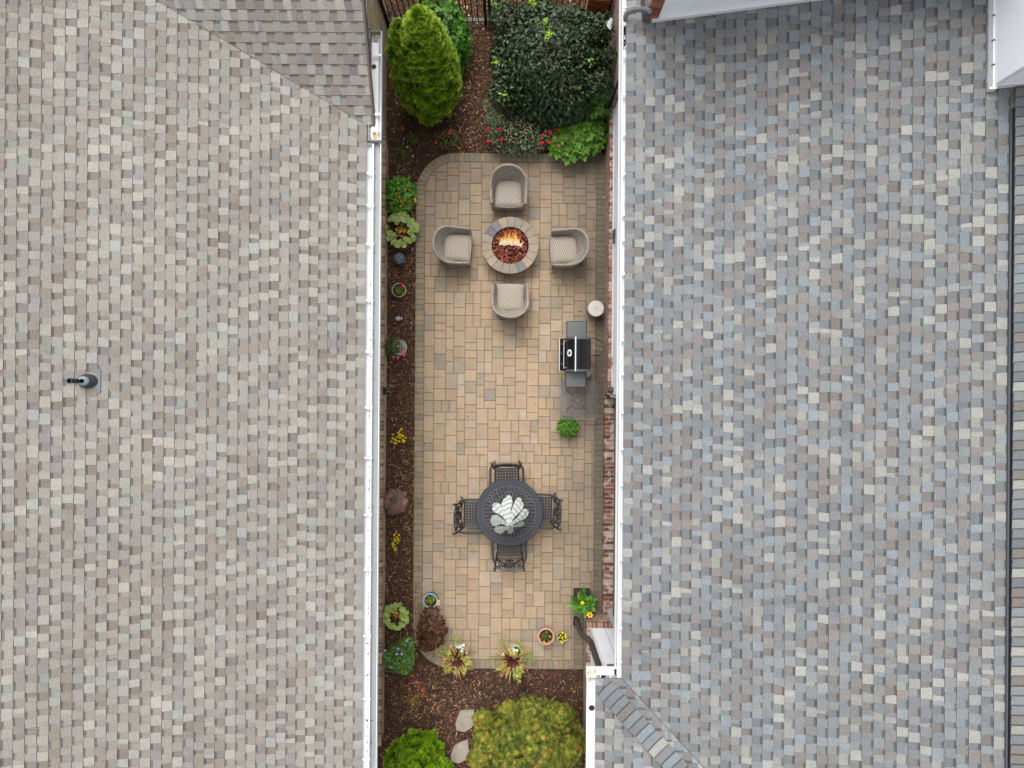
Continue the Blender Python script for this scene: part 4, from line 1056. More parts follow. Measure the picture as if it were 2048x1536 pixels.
obj('foliage',mb,M['leaf'],t); obj('stem',sb,M['bark'],t)
c=P(842,1368,.03); t=thing('fallen_leaves','scatter of rust orange fallen leaves on the mulch below the left planter','leaves',(c[0],c[1],0)); 
for (px,py) in ((838,1368),(842,1378),(846,1382),(834,1365),(818,1375),(826,1352),(852,1398),(838,1390)):
    mb=MB(); p=P(px,py,.01); leaves_on(mb,STAR4,p[None]+rng.normal(size=(3,3))*np.array([.03,.03,.004]),np.tile([0,0,1.],(3,1)),.03,[C(206,120,60),C(186,100,50)],jit=.3); obj('leaf',mb,M['leaf'],t)
# plants beyond the fence
t,c=tuft('hosta','pale green hosta beyond the black fence','plant',996,12,.22,60,WIDE,.12,[C(140,170,90),C(120,156,76)],h=.2)

# ------------------------------------------------------------------ fence
YF=P(960,47)[1]
fence=thing('metal_fence','black metal picket fence with a gate across the top of the courtyard','fence',(-.5,YF,0))
pk=MB(); pk.box(-.009,-.009,.02,.009,.009,1.35); pk.tube([(0,0,1.35),(0,0,1.40)],[.012,.002],4)
pm=pk.build('picket'); pm.materials.append(M['black_metal'])
def child(name,me,parent,loc,rz=0):
    o=bpy.data.objects.new(name,me); sc.collection.objects.link(o); o.parent=parent; o.location=Vector(loc)-ORG[parent.name]; o.rotation_euler=(0,0,rz); return o
x=-2.45
posts=[P(776,30)[0],P(852,44)[0],P(972,46)[0],P(981,46)[0],1.8]
while x<1.8:
    if min(abs(x-q) for q in posts)>.045: child('picket',pm,fence,(x,YF,0))
    x+=.108
ps=MB(); ps.box(-.028,-.028,-.05,.028,.028,1.45); ps.prism([(-.034,-.034),(.034,-.034),(.034,.034),(-.034,.034)],1.45,1.48,bev=.01); psm=ps.build('post'); psm.materials.append(M['black_metal'])
for q in posts: child('post',psm,fence,(q,YF,0))
for z in (.09,1.15,1.28):
    r_=MB(); r_.box(-2.5,YF-.018,z,1.85,YF+.018,z+.03); obj('rail',r_,M['black_metal'],fence)
kb=MB(); a=P(900,37); kb.box(-2.5,a[1]-.012,-.05,1.85,a[1]+.012,.01,C(92,84,78)); obj('edging_strip',kb,M['plain'],label='narrow grey edging strip lying on the mulch beneath the fence',cat='edging')
# brick pier beyond the fence at right
c=P(1190,22,.3); bp=thing('brick_pier','orange brick pier half hidden behind the dark evergreen beyond the fence','pier',(c[0],c[1],0))
b_=MB()
for r in range(14):
    for k in range(3):
        for e_ in (-.18,.10): b_.bbox(c[0]-.2+k*.14,c[1]+e_,r*.072,c[0]-.07+k*.14,c[1]+e_+.12,r*.072+.06,.004,[C(206,128,92),C(186,106,76),C(214,146,112)][(r+k)%3])
obj('bricks',b_,M['brick'],bp); b_=MB(); b_.box(c[0]-.19,c[1]-.17,-.05,c[0]+.19,c[1]+.17,.99,C(190,176,156)); obj('mortar_core',b_,M['mortar'],bp)
# scrap caught in the evergreen
c=P(1220,47,2.0); s_=MB(); s_.blob(c,(.05,.09,.03),9,.5,C(214,222,226)); obj('plastic_scrap',s_,M['plain'],label='crumpled white scrap caught in the evergreen by the right hand wall',cat='scrap')

# ================================================================== garden ornaments, pots
c=P(798,517,.12)
ob=MB(); ob.blob((0,0,.11),.115,20,.02,C(124,142,156)); t=thing('ceramic_orb','blue grey openwork ceramic orb on the mulch below the coral bells','ornament',c*np.array([1,1,0])); 
obj('shell',ob,M['plain'],t,local=True,smooth=True)
hl=MB()
for k in range(9):
    a=k*2.4; th=.25+.75*(k/9); d=np.array([math.sin(th)*math.cos(a),math.sin(th)*math.sin(a),math.cos(th)]); p=d*.114+np.array([0,0,.11])
    hl.scatter(disc_base(6,0,0),p[None],basis(rvec(1),d[None]),np.array([.026]),C(20,26,34,1)[None])
obj('cutouts',hl,M['plain'],t,local=True)
def pot(t,prof,c,col,n=32,m='plain',soil=None,name='pot'):
    mb=MB(); mb.lathe(prof,(c[0],c[1],c[2] if len(c)>2 else 0),n,col); o=obj(name,mb,M[m],t,smooth=False)
    if soil:
        s=MB(); s.lathe([(soil[0],0),(soil[0]*.5,.012),(.001,.018)],(c[0],c[1],soil[1]),24,C(52,38,30)); obj('soil',s,M['soil'],o)
    return o
c=P(797.5,580,.22); g_=(c[0],c[1],0)
t=thing('potted_plant','cream rimmed pot with small red blooms on the left mulch bed','potted plant',g_)
pot(t,[(.09,0),(.125,.18),(.14,.19),(.14,.215),(.125,.215),(.12,.17),(0,.17)],g_,C(204,198,176),soil=(.121,.175))
mb=MB(); pos,nr,q,tt=dome(170,(c[0],c[1]-.02,.18),(.10,.11,.12),(.2,1.05),0,.2,4); leaves_on(mb,WIDE,pos,nr,.042,[C(70,110,34),C(92,132,44),C(120,140,50)]); obj('foliage',mb,M['leaf'],t)
for (px,py) in ((802,568),(804,571),(803,574),(796,586),(806,575)): flower(t,P(px,py,.30),.020,C(206,34,50),kind='rose')
c=P(797,637,.08); rb=MB(); rb.blob((c[0]-.012,c[1],.05),(.055,.05,.06),14,.05,C(206,208,210)); rb.blob((c[0]+.045,c[1],.06),(.034,.034,.04),12,.05,C(214,216,218)); rb.blob((c[0]+.05,c[1]+.012,.105),(.008,.006,.025),6,.02,C(206,208,210)); rb.blob((c[0]+.05,c[1]-.012,.105),(.008,.006,.025),6,.02,C(206,208,210)); rb.blob((c[0]-.07,c[1],.05),(.014,.014,.014),6,.02,C(206,208,210))
obj('rabbit_statue',rb,M['stone'] if False else M['plain'],label='small pale grey stone animal figure on the mulch between the two flower pots',cat='ornament',smooth=True)
# blue pot
c=P(861,1201,.30); b0=P(863,1196,0); t=thing('potted_plant','turquoise glazed pot with yellow green leaves and one pink bloom','potted plant',(c[0],c[1],0))
pot(t,[(.085,0),(.125,.14),(.128,.26),(.14,.30),(.14,.315),(.122,.315),(.118,.27),(0,.27)],(c[0],c[1],0),C(48,142,176),soil=(.118,.275))
rm_=MB(); rm_.lathe([(.141,.30),(.141,.32),(.121,.32),(.121,.30)],(c[0],c[1],0),32,C(170,214,224),capb=False); obj('rim',rm_,M['plain'],t)
mb=MB(); pos,nr,q,tt=dome(90,(c[0],c[1],.27),(.10,.10,.12),(.2,1.05),0,.2,4); leaves_on(mb,WIDE,pos,nr,.045,[C(150,164,40),C(120,150,40),C(196,160,50),C(90,124,34)]); obj('foliage',mb,M['leaf'],t)
flower(t,P(877,1207,.42),.035,C(240,186,170),kind='rose'); flower(t,P(878,1202,.40),.022,C(246,214,204),kind='rose')
# coleus
def coleus(t,blobs,n_per,size):
    mb=MB(); ed=leaf_base(.8,.1,.2)
    big=(np.concatenate([ed[0],ed[0]*np.array([.86,.90,1])+np.array([0,.045,.012])]),[tuple(f) for f in ed[1]]+[tuple(i+len(ed[0]) for i in f) for f in ed[1]],[1]*6+[0]*6)
    for (px,py,z,r) in blobs:
        cc=P(px,py,z); pos,nr,q,tt=dome(n_per,cc,(r,r,r*.7),(.5,1.05),-.2,.15,int(px+py)); n=len(pos)
        N_=nr*.5+np.array([0,0,.9])+rng.normal(size=(n,3))*.25; d=nr*np.array([1,1,.1])+rng.normal(size=(n,3))*.4; d-=N_*(np.sum(d*N_,1)/np.sum(N_*N_,1))[:,None]
        col=np.array([C(58,26,22),C(70,30,24),C(46,22,18),C(84,40,24)])[rng.integers(4,size=n)]*rng.uniform(.85,1.2,(n,1)); c2=np.array([C(112,84,38),C(96,62,30),C(120,92,42),C(150,100,38)])[rng.integers(4,size=n)]
        mb.scatter(big,pos,basis(d,N_),size*rng.uniform(.8,1.2,n),col,c2)
    obj('foliage',mb,M['leaf'],t)
c=P(860,1262); t=thing('potted_coleus','dark maroon coleus with gold leaf edges below the turquoise pot','potted plant',(c[0],c[1],0))
pot(t,[(.11,0),(.15,.2),(.16,.22),(.14,.22),(.13,.18),(0,.18)],(c[0],c[1],0),C(60,44,38),soil=(.135,.185))
coleus(t,[(858,1238,.38,.15),(872,1242,.36,.13),(850,1250,.34,.11),(862,1262,.44,.16),(850,1276,.34,.13),(868,1280,.34,.14),(856,1290,.28,.08),(880,1262,.36,.09),(848,1292,.25,.05),(862,1225,.33,.09)],60,.088)
# spiky mixed planters
def spiky(label,px,py,seed,vines,yellows,extra):
    rg=np.random.default_rng(seed); c=P(px,py,.5); g0=(c[0],c[1],0)
    t=thing('potted_spike_plant',label,'potted plant',g0,0,'spiky mixed planters on the lower patio edge')
    pc=P(px+extra[0],py-34,.38); pot(t,[(.12,0),(.17,.30),(.19,.34),(.19,.37),(.165,.37),(.155,.32),(0,.32)],(c[0]+.02,c[1]+.09,0),C(216,206,190),soil=(.155,.33))
    mb=MB(); n=46; a=rg.uniform(0,2*PI,n); el=rg.uniform(.15,1.3,n); d=np.c_[np.cos(a)*np.cos(el),np.sin(a)*np.cos(el),np.sin(el)]; N_=np.c_[-np.cos(a)*np.sin(el),-np.sin(a)*np.sin(el),np.cos(el)]
    L=.40*(1-.25*rg.random(n)); pos=np.tile([c[0],c[1],.42],(n,1))
    mb.scatter(STRAP,pos,basis(d,N_),np.c_[np.full(n,.34),L,L*1.2],np.tile(C(92,44,40),(n,1))*rg.uniform(.7,1.3,(n,1)),np.array([C(168,146,76),C(140,100,56),C(176,158,92)])[rg.integers(3,size=n)])
    obj('spike_leaves',mb,M['leaf'],t)
    mb=MB()
    for (x,y,r,k) in yellows:
        k=int(k*.8); pos=P(x,y,.5)+rng.normal(size=(k,3))*np.array([r*1.15,r*1.15,.03]); leaves_on(mb,star_base(5,.34,.3),pos,np.tile([0,0,1.],(k,1)),.044,[C(206,200,96),C(180,186,76),C(220,214,124),C(138,156,60)],jit=.5)
    obj('yellow_foliage',mb,M['leaf'],t)
    mb=MB(); sb=MB()
    for (x0,y0,x1,y1,k) in vines:
        p0=P(x0,y0,.42); p1=P(x1,y1,.22); s=rng.random((k,1)); pos=p0+(p1-p0)*s+rng.normal(size=(k,3))*np.array([.028,.028,.02]); leaves_on(mb,LEAF,pos,np.tile([0,0,1.],(k,1)),.028,[C(140,170,56),C(112,148,48),C(160,184,70)]); sb.tube([tuple(p0),tuple((p0+p1)/2+np.array([0,0,.03])),tuple(p1)],.003,4,C(120,140,60))
    obj('trailing_vines',mb,M['leaf'],t); obj('stem',sb,M['leaf'],t)
    mb=MB(); pos,nr,q,tt=dome(150,(c[0],c[1]+.02,.34),(.17,.17,.10),(.6,1.05),0,.2,3); leaves_on(mb,WIDE,pos,nr,.05,[C(96,44,34),C(76,36,30),C(110,70,40),C(84,104,40)]); obj('dark_foliage',mb,M['leaf'],t)
    return t
t=spiky('spiky maroon and yellow planter, the one nearer the dark coleus',913,1322,1,[(905,1300,909,1268,70),(918,1300,914,1270,60),(900,1310,872,1304,60),(893,1306,882,1284,50),(935,1315,941,1311,14)],
  [(893,1308,.035,12),(905,1318,.03,10),(931,1315,.035,16),(936,1322,.035,14),(895,1335,.04,14),(915,1340,.04,16),(928,1338,.03,9),(890,1322,.03,8)],(4,0))
for (px,py,cl_) in ((918,1294,0),(922,1293,0),(925,1297,0),(923,1302,0),(902,1292,1),(932,1305,1),(912,1293,0),(927,1290,0)): flower(t,P(px,py,.46),.026,[C(236,234,226),C(220,176,160)][cl_],kind='rose')
t=spiky('spiky maroon and yellow planter on the patio edge nearer the terracotta pot',1024,1323,2,[(1012,1300,997,1278,60),(1042,1300,1038,1282,60),(1045,1312,1062,1302,60),(1048,1318,1068,1318,50),(1006,1318,975,1314,50),(1034,1345,1034,1362,40),(1040,1295,1042,1310,30)],
  [(1023,1304,.03,14),(1028,1310,.03,10),(1004,1334,.035,16),(1012,1336,.03,8),(1034,1345,.04,22),(1042,1336,.03,14),(1036,1352,.03,10)],(3,0))
for (px,py,cl_) in ((1021,1297,0),(1026,1298,0),(1029,1300,0),(1033,1304,1),(1006,1309,0),(1034,1301,0),(1024,1294,0),(1018,1300,0),(1003,1350,2),(1053,1338,1)): flower(t,P(px,py,.46),.027,[C(236,234,226),C(180,96,70),C(226,110,160)][cl_],kind='rose')
# terracotta and small pots
c=P(1092,1273,.27); t=thing('potted_plant','large pale terracotta pot with low green and orange planting','potted plant',(c[0],c[1],0))
pot(t,[(.11,0),(.145,.20),(.165,.205),(.17,.27),(.165,.28),(.135,.28),(.13,.235),(0,.235)],(c[0],c[1],0),C(222,172,146),m='terracotta' if False else 'plain',soil=(.131,.24))
mb=MB(); pos,nr,q,tt=dome(150,(c[0],c[1]-.01,.24),(.09,.10,.06),(.1,1.05),0,.2,4); leaves_on(mb,NARROW,pos,nr,.04,[C(92,112,44),C(72,96,38),C(120,130,50)]); obj('foliage',mb,M['leaf'],t)
for (px,py,k) in ((1081,1278,0),(1093,1264,1),(1098,1283,0),(1088,1283,1),(1100,1273,1),(1090,1286,1)): flower(t,P(px,py,.31),.015,[C(220,140,60),C(216,196,60)][k],kind='daisy')
c=P(1124.5,1274,.2); t=thing('potted_plant','small green rimmed pot of yellow blooms beside the large terracotta pot','potted plant',(c[0],c[1],0))
pot(t,[(.07,0),(.095,.17),(.105,.18),(.105,.205),(.093,.205),(.09,.17),(0,.17)],(c[0],c[1],0),C(190,196,160),soil=(.09,.175))
mb=MB(); pos,nr,q,tt=dome(120,(c[0],c[1],.18),(.08,.08,.06),(.1,1.05),0,.2,4); leaves_on(mb,LEAF,pos,nr,.03,[C(60,84,34),C(80,104,40)]); obj('foliage',mb,M['leaf'],t)
for (px,py) in ((1120,1274),(1124,1276),(1131,1273),(1131,1276),(1121,1270),(1125,1266),(1133,1280),(1124,1285),(1122,1283),(1131,1269),(1117,1276),(1127,1280),(1125,1273)): flower(t,P(px,py,.26),.015*rng.uniform(.9,1.3),C(246,214,30),kind='daisy')
# hibiscus
c=P(1168,1206,.4); t=thing('potted_hibiscus','broad leaved green plant with two yellow blooms in a dark square pot','potted plant',(c[0],c[1],0))
pb=MB(); pb.bbox(c[0]-.17,c[1]-.09,0,c[0]+.15,c[1]+.17,.25,.02,C(60,42,40)); po=obj('pot',pb,M['plain'],t); s=MB(); s.box(c[0]-.14,c[1]-.06,.25,c[0]+.12,c[1]+.14,.255,C(50,36,30)); obj('soil',s,M['soil'],po)
mb=MB(); n=150; a=rng.uniform(0,2*PI,n); el=rng.uniform(.0,1.2,n); d=np.c_[np.cos(a)*np.cos(el),np.sin(a)*np.cos(el),np.sin(el)*.7]; N_=np.c_[-np.cos(a)*np.sin(el),-np.sin(a)*np.sin(el),np.cos(el)+.4]+rng.normal(size=(n,3))*.2
pos=np.tile([c[0],c[1]-.01,.36],(n,1))+d*rng.uniform(.02,.15,(n,1))+rng.normal(size=(n,3))*.02
mb.scatter(leaf_base(.46,.1,.25),pos,basis(d,N_),rng.uniform(.10,.17,n),np.array([C(74,124,36),C(92,144,44),C(58,104,32),C(120,160,56)])[rng.integers(4,size=n)]*rng.uniform(.85,1.15,(n,1))); obj('foliage',mb,M['leaf'],t)
flower(t,P(1180,1229,.60),.055,C(250,214,70),C(190,60,40),kind='daisy'); flower(t,P(1165,1205,.66),.034,C(236,226,40),kind='rose')
# asparagus fern
c=P(1137,853,.35); t=thing('potted_fern','fluffy bright green fern in a dark pot below the glass side table','potted plant',(c[0],c[1],0))
pot(t,[(.08,0),(.115,.2),(.125,.22),(.11,.22),(.105,.18),(0,.18)],(c[0],c[1],0),C(70,60,54),soil=(.106,.185))
mb=MB(); pos,nr,q,tt=dome(1500,(c[0],c[1],.22),(.20,.19,.19),(.35,1.04),-.1,.16,8); leaves_on(mb,fan_base(5,1.9,.10),pos,nr,.05,[C(76,124,28),C(94,146,36),C(60,104,24),C(112,160,48)],jit=.7,up=.6); obj('foliage',mb,M['leaf'],t)
# stepping stones
def stone(label,pts,z=.025):
    w_=[P(x,y)[:2] for x,y in pts]; w_=w_[::-1]
    A=np.array(w_); 
    if np.sum(A[:,0]*np.roll(A[:,1],-1)-A[:,1]*np.roll(A[:,0],-1))<0: A=A[::-1]
    mb=MB(); mb.prism(A,-.05,z,(1,1,1),bev=.008); obj('stepping_stone',mb,M['stone'],label=label,cat='stepping stone',group='flat stepping stones in the mulch')
stone('flat tan stepping stone nearer the patio',[(921,1421),(948,1419),(949.5,1434),(949,1446),(943,1455),(929,1463.5),(913,1460),(911,1447),(914,1436)])
stone('flat tan stepping stone at the bottom edge between the two bushes',[(918,1485),(926,1482),(936,1479),(937,1495),(940,1507),(934,1518),(917,1526.5),(903,1522),(901,1510),(908,1492)])
# small path lights
def spot(label,px,py):
    c=P(px,py,.1); t=thing('garden_spotlight',label,'spotlight',(c[0],c[1],0),rng.uniform(0,6),'small black spotlights in the mulch'); mb=MB(); mb.tube([(0,0,-.05),(0,0,.08)],.008,6,C(20,20,20,1)); obj('stake',mb,M['plain'],t,local=True)
    mb=MB(); mb.tube([(-.04,0,.06),(.0,0,.09),(.045,0,.11)],[.024,.03,.034],12,C(22,22,24,1)); h_=obj('housing',mb,M['plain'],t,local=True); mb=MB(); mb.tube([(.044,0,.110),(.048,0,.112)],[.028,.028],12,C(150,156,160)); obj('lens',mb,M['plain'],h_,local=True)
spot('black garden spotlight on the open mulch below the planters',1050,1381)
spot('black garden spotlight beside the lime green conifer',867,1442)
c=P(1045,1422,.06); mb=MB(); mb.lathe([(.0,0),(.085,.0),(.10,.05),(.10,.06),(.085,.055),(.0,.02)],(c[0],c[1],-.02),20,C(110,130,140)); obj('shallow_dish',mb,M['plain'],label='blue grey dish behind the golden shrub',cat='dish')

# ================================================================== fire pit
c=P(1020.5,490.5,.42); fx,fy=float(c[0]),float(c[1])
fp=thing('fire_pit','round stone fire pit with burning gas flames between four wicker chairs','fire pit',(fx,fy,0))
RO,RI=57*(H-.42)/F,38*(H-.42)/F
sp_=[C(190,170,146),C(182,164,142),C(174,160,142),C(168,158,142),C(196,174,148),C(184,166,142)]
def sector(mb,r0,r1,a0,a1,z0,z1,col,n=4,b=.006):
    A=[]
    for rr0,rr1,z in ((r0,r1,z0),(r0,r1,z1-b),(r0+b,r1-b,z1)):
        e=b/r1 if z==z1 else 0
        for k in range(n+1): 
            a=a0+e+(a1-a0-2*e)*k/n; A.append((rr1*math.cos(a),rr1*math.sin(a),z))
        for k in range(n,-1,-1):
            a=a0+e+(a1-a0-2*e)*k/n; A.append((rr0*math.cos(a),rr0*math.sin(a),z))
    m=2*(n+1); f=[tuple(range(2*m,3*m))]
    for r in (0,m):
        for k in range(m): f.append((r+k,r+(k+1)%m,r+m+(k+1)%m,r+m+k))
    mb.add(A,f,col)
wallm=MB()
for r in range(3):
    for k in range(16):
        a0=2*PI*(k+.5*(r%2))/16; sector(wallm,RI,RO-.035,a0+.008,a0+2*PI/16-.008,r*.115,r*.115+.110,sp_[rng.integers(6)]*rng.uniform(.7,.95))
obj('stone_ring',wallm,M['paver'],fp,local=True)
for k in range(19):
    a0=2*PI*k/19+.06; mb=MB(); col=sp_[rng.integers(6)]*rng.uniform(.92,1.06)
    if k in (6,15): col=C(140,140,138)
    if k==7: col=C(132,132,132)
    sector(mb,RI-.01,RO,a0+.004,a0+2*PI/19-.004,.345,.42,col); obj('cap_stone',mb,M['paver'],fp,local=True)
lv=MB(); lv.lathe([(RI,0),(RI,.33),(.02,.345)],(0,0,0),24,C(60,34,28,1),capb=False)
lr=[C(112,58,46,1),C(92,48,40,1),C(134,76,58,1),C(78,42,38,1),C(150,92,72,1)]
for k in range(620):
    a=rng.uniform(0,2*PI); r=(RI-.03)*math.sqrt(rng.random()); s_=rng.uniform(.013,.024)
    lv.blob((r*math.cos(a),r*math.sin(a),.345+.03*(1-(r/RI)**2)+rng.uniform(0,.015)),(s_,s_*rng.uniform(.8,1.2),s_*.9),6,.3,lr[rng.integers(5)]*rng.uniform(.7,1.15))
o=obj('lava_rocks',lv,M['chip'],fp,local=True,kind='stuff')
# flames leaning with the breeze
fls=[(-.175,.02,.17,.04),(-.125,.0,.20,.05),(-.08,.01,.30,.05),(-.03,.02,.33,.04),(.03,.0,.34,.055),(.085,.01,.28,.04),(.13,.0,.30,.05),(.175,-.01,.20,.04),(.215,-.03,.12,.03),(-.20,.01,.10,.03),(.0,.03,.22,.05),(.11,.03,.36,.03)]
for k,(x,y,L,w_) in enumerate(fls):
    mb=MB(); pts=[];rr_=[]
    for i in range(9):
        t_=i/8; pts.append((x+.018*math.sin(t_*5+k*1.3)*t_*2,y+L*t_*.85,.375+.42*L*t_+.02)); rr_.append(w_*max(.04,(1-t_)**.8*(.55+1.0*min(t_*3,1)*.45)))
    mb.tube(pts,rr_,8,cap=True,flat=.8); obj('flame',mb,M['flame'],fp,local=True,smooth=True)

# ================================================================== wicker chairs
def wicker_chair(name,label):
    t=thing(name,label,'chair',(0,0,0),0,'woven wicker armchairs around the fire pit')
    # path of the rim (local: back at +y, opening at -y)
    path=[]; W=.362
    for k in range(10): s=k/9; path.append((-W+.012*(1-s)**2,-.33+.36*s))
    for k in range(1,28): a=PI-PI*k/28; path.append((W*math.cos(a)*1.0,.03+.335*math.sin(a)**.9))
    for k in range(10): s=1-k/9; path.append((W-.012*(1-s)**2,-.33+.36*s))
    p=np.array(path); n=len(p); d=np.gradient(p,axis=0); d/=np.linalg.norm(d,axis=1,keepdims=True); inn=np.c_[d[:,1],-d[:,0]]
    L=np.concatenate([[0],np.cumsum(np.linalg.norm(np.diff(p,axis=0),axis=1))])
    back=np.clip((p[:,1]+.05)/.40,0,1); hgt=.60+.22*(back**1.3)
    ins=.085+.10*back
    rows=[(.05,'z',.10),(.012,'f',.45),(.0,'f',.96),(.003,'t',.012),(.018,'t',.024),(.036,'t',.022),(.048,'t',.006)]
    V=[];UVv=[]; cum=0
    def ring(off,z):
        return np.c_[p+inn*off[:,None],z]
    R_=[]
    one=np.ones(n)
    R_.append(ring(one*.05,one*.10)); R_.append(ring(one*.014,.10+(hgt-.10)*.5)); R_.append(ring(one*0,hgt-.01))
    R_.append(ring(one*.006,hgt+.012)); R_.append(ring(one*.024,hgt+.020)); R_.append(ring(one*.042,hgt+.010)); R_.append(ring(one*.048,hgt-.012))
    for q in (.3,.6,.85,1.0): R_.append(ring(.048+(ins-.048)*q**1.3,(hgt-.012)*(1-q)+.40*q))
    R_.append(ring(ins+.0,one*.30))
    vs=[0]
    for i in range(1,len(R_)): vs.append(vs[-1]+float(np.linalg.norm(R_[i]-R_[i-1],axis=1).mean()))
    v=np.concatenate(R_); f=[];uv=[]
    for i in range(len(R_)-1):
        for k in range(n-1):
            f.append((i*n+k,i*n+k+1,(i+1)*n+k+1,(i+1)*n+k)); uv+=[(L[k],vs[i]),(L[k+1],vs[i]),(L[k+1],vs[i+1]),(L[k],vs[i+1])]
    # close the two arm fronts
    for k in (0,n-1):
        f.append(tuple(i*n+k for i in range(len(R_)))); uv+=[(R_[i][k][0],R_[i][k][2]) for i in range(len(R_))]
    mb=MB(); mb.add(v,f,(1,1,1),uv); obj('woven_shell',mb,M['wicker'],t,smooth=True,local=True)
    # seat pad
    mb=MB(); g_=14; vv=[];uv=[];f=[]
    for j in range(g_+1):
        for i in range(g_+1):
            u=i/g_*2-1; w2=j/g_*2-1
            x=u*.262*(1-.10*max(0,w2)**3); y=-.075+w2*.262*(1-.04*u*u)
            e=max(abs(u),abs(w2)); z=.425-.045*max(0,(e-.72)/.28)**2+.012*(1-u*u)*(1-w2*w2)
            vv.append((x,y,z))
    for j in range(g_):
        for i in range(g_):
            q=(j*(g_+1)+i,j*(g_+1)+i+1,(j+1)*(g_+1)+i+1,(j+1)*(g_+1)+i); f.append(q); uv+=[vv[k][:2] for k in q]
    mb.add(vv,f,(1,1,1),uv)
    mb.box(-.26,-.335,.34,.26,.18,.384); obj('seat',mb,M['herring'],t,smooth=True,local=True)
    mb=MB(); pts=[(-.33+.66*k/10,-.335-.018*math.sin(PI*k/10)) for k in range(11)]
    V=[];f=[];uv=[]
    for (x,y) in pts: V+=[(x,y,.10),(x,y,.375),(x,y+.03,.375)]
    for k in range(10):
        b=3*k; f+=[(b,b+3,b+4,b+1),(b+1,b+4,b+5,b+2)]; uv+=[(pts[k][0],.1),(pts[k+1][0],.1),(pts[k+1][0],.375),(pts[k][0],.375)]+[(pts[k][0],.38),(pts[k+1][0],.38),(pts[k+1][0],.40),(pts[k][0],.40)]
    mb.add(V,f,(1,1,1),uv); obj('front_apron',mb,M['wicker'],t,local=True)
    for (x,y) in ((-.29,-.29),(.29,-.29),(-.24,.25),(.24,.25)):
        mb=MB(); mb.tube([(x,y,0),(x,y,.14)],[.018,.022],8,C(48,40,36,1)); obj('leg',mb,M['plain'],t,local=True)
    return t
wc=wicker_chair('wicker_chair','wicker armchair above the fire pit with its high back to the rose bush')
a=P(1017,370,.6); wc.location=(a[0],float(P(1017,408,.6)[1])+.34,0)
a=P(901,489.5,.6); dup(wc,(float(P(940,489,.6)[0])-.34,a[1],0),PI/2-.05,'wicker armchair left of the fire pit beside the left mulch bed')
a=P(1142,494,.6); dup(wc,(float(P(1103,494,.6)[0])+.34,a[1],0),-PI/2+.045,'wicker armchair right of the fire pit, near the right hand brick wall')
a=P(1020.5,600,.6); dup(wc,(a[0],float(P(1020,565.5,.6)[1])-.335,0),PI,'wicker armchair below the fire pit with its back to the open patio')

# ================================================================== dining table
c=P(1018.5,1025,.73); tx,ty=float(c[0]),float(c[1]); RT=67*(H-.73)/F
dt=thing('dining_table','round dark cast metal dining table with lacy pierced top','table',(tx,ty,0))
mb=MB(); z=.715
mb.lathe([(RT*.845,z),(RT*.985,z),(RT,z+.006),(RT,z+.02),(RT*.985,z+.028),(RT*.86,z+.026),(RT*.845,z+.018),(RT*.845,z)],(0,0,0),72,(1,1,1),capb=False); obj('rim',mb,M['castb'],dt,local=True,smooth=False)
def annulus(mb,cx,cy,r0,r1,z0,z1,n=12,sx=1,rot=0):
    v=[]
    for (r,z) in ((r0,z0),(r1,z0),(r1,z1),(r0,z1)):
        for k in range(n):
            a=2*PI*k/n; x,y=r*math.cos(a),r*math.sin(a)*sx; v.append((cx+x*math.cos(rot)-y*math.sin(rot),cy+x*math.sin(rot)+y*math.cos(rot),z))
    f=[]
    for q in range(4):
        for k in range(n): f.append((q*n+k,q*n+(k+1)%n,((q+1)%4)*n+(k+1)%n,((q+1)%4)*n+k))
    mb.add(v,f)
mb=MB()
for (r,n,s_,el) in ((.06,6,.040,.6),(.115,12,.036,.62),(.175,16,.040,.6),(.235,22,.040,.62),(.295,28,.040,.6),(.355,32,.041,.62),(.415,38,.041,.6),(.470,42,.042,.62)):
    for k in range(n):
        a=2*PI*(k+.5*(int(r*100)%2))/n; annulus(mb,r*math.cos(a),r*math.sin(a),s_-.0165,s_,z-.004,z+.018,10,el,a)
        a2=a+PI/n; annulus(mb,r*math.cos(a2),r*math.sin(a2),.006,.021,z-.003,z+.017,7,1,a)
for r in (.03,.088,.147,.325,.51,.535): annulus(mb,0,0,r-.008,r+.007,z-.004,z+.0165,64)
for k in range(12):
    a=2*PI*k/12; mb.tube([(.05*math.cos(a),.05*math.sin(a),z+.008),(.54*math.cos(a),.54*math.sin(a),z+.008)],.006,4)
obj('pierced_top',mb,M['castd'],dt,local=True)
mb=MB(); mb.lathe([(.0,z-.03),(RT*.85,z-.03),(RT*.85,z-.022),(.0,z-.022)],(0,0,0),48,C(16,16,18,1),capb=False); obj('hole_shade_disc',mb,M['plain'],dt,local=True)  # added near-black disc standing in for the shade behind the lattice holes
for k in range(4):
    a=PI/4+k*PI/2; mb=MB(); q=[(.10,.60),(.16,.68),(.30,.70),(.42,.62),(.40,.40),(.34,.2),(.40,.06),(.48,.0)]
    mb.tube([(r*math.cos(a),r*math.sin(a),zz) for r,zz in q],.018,8); obj('leg',mb,M['cast'],dt,local=True)
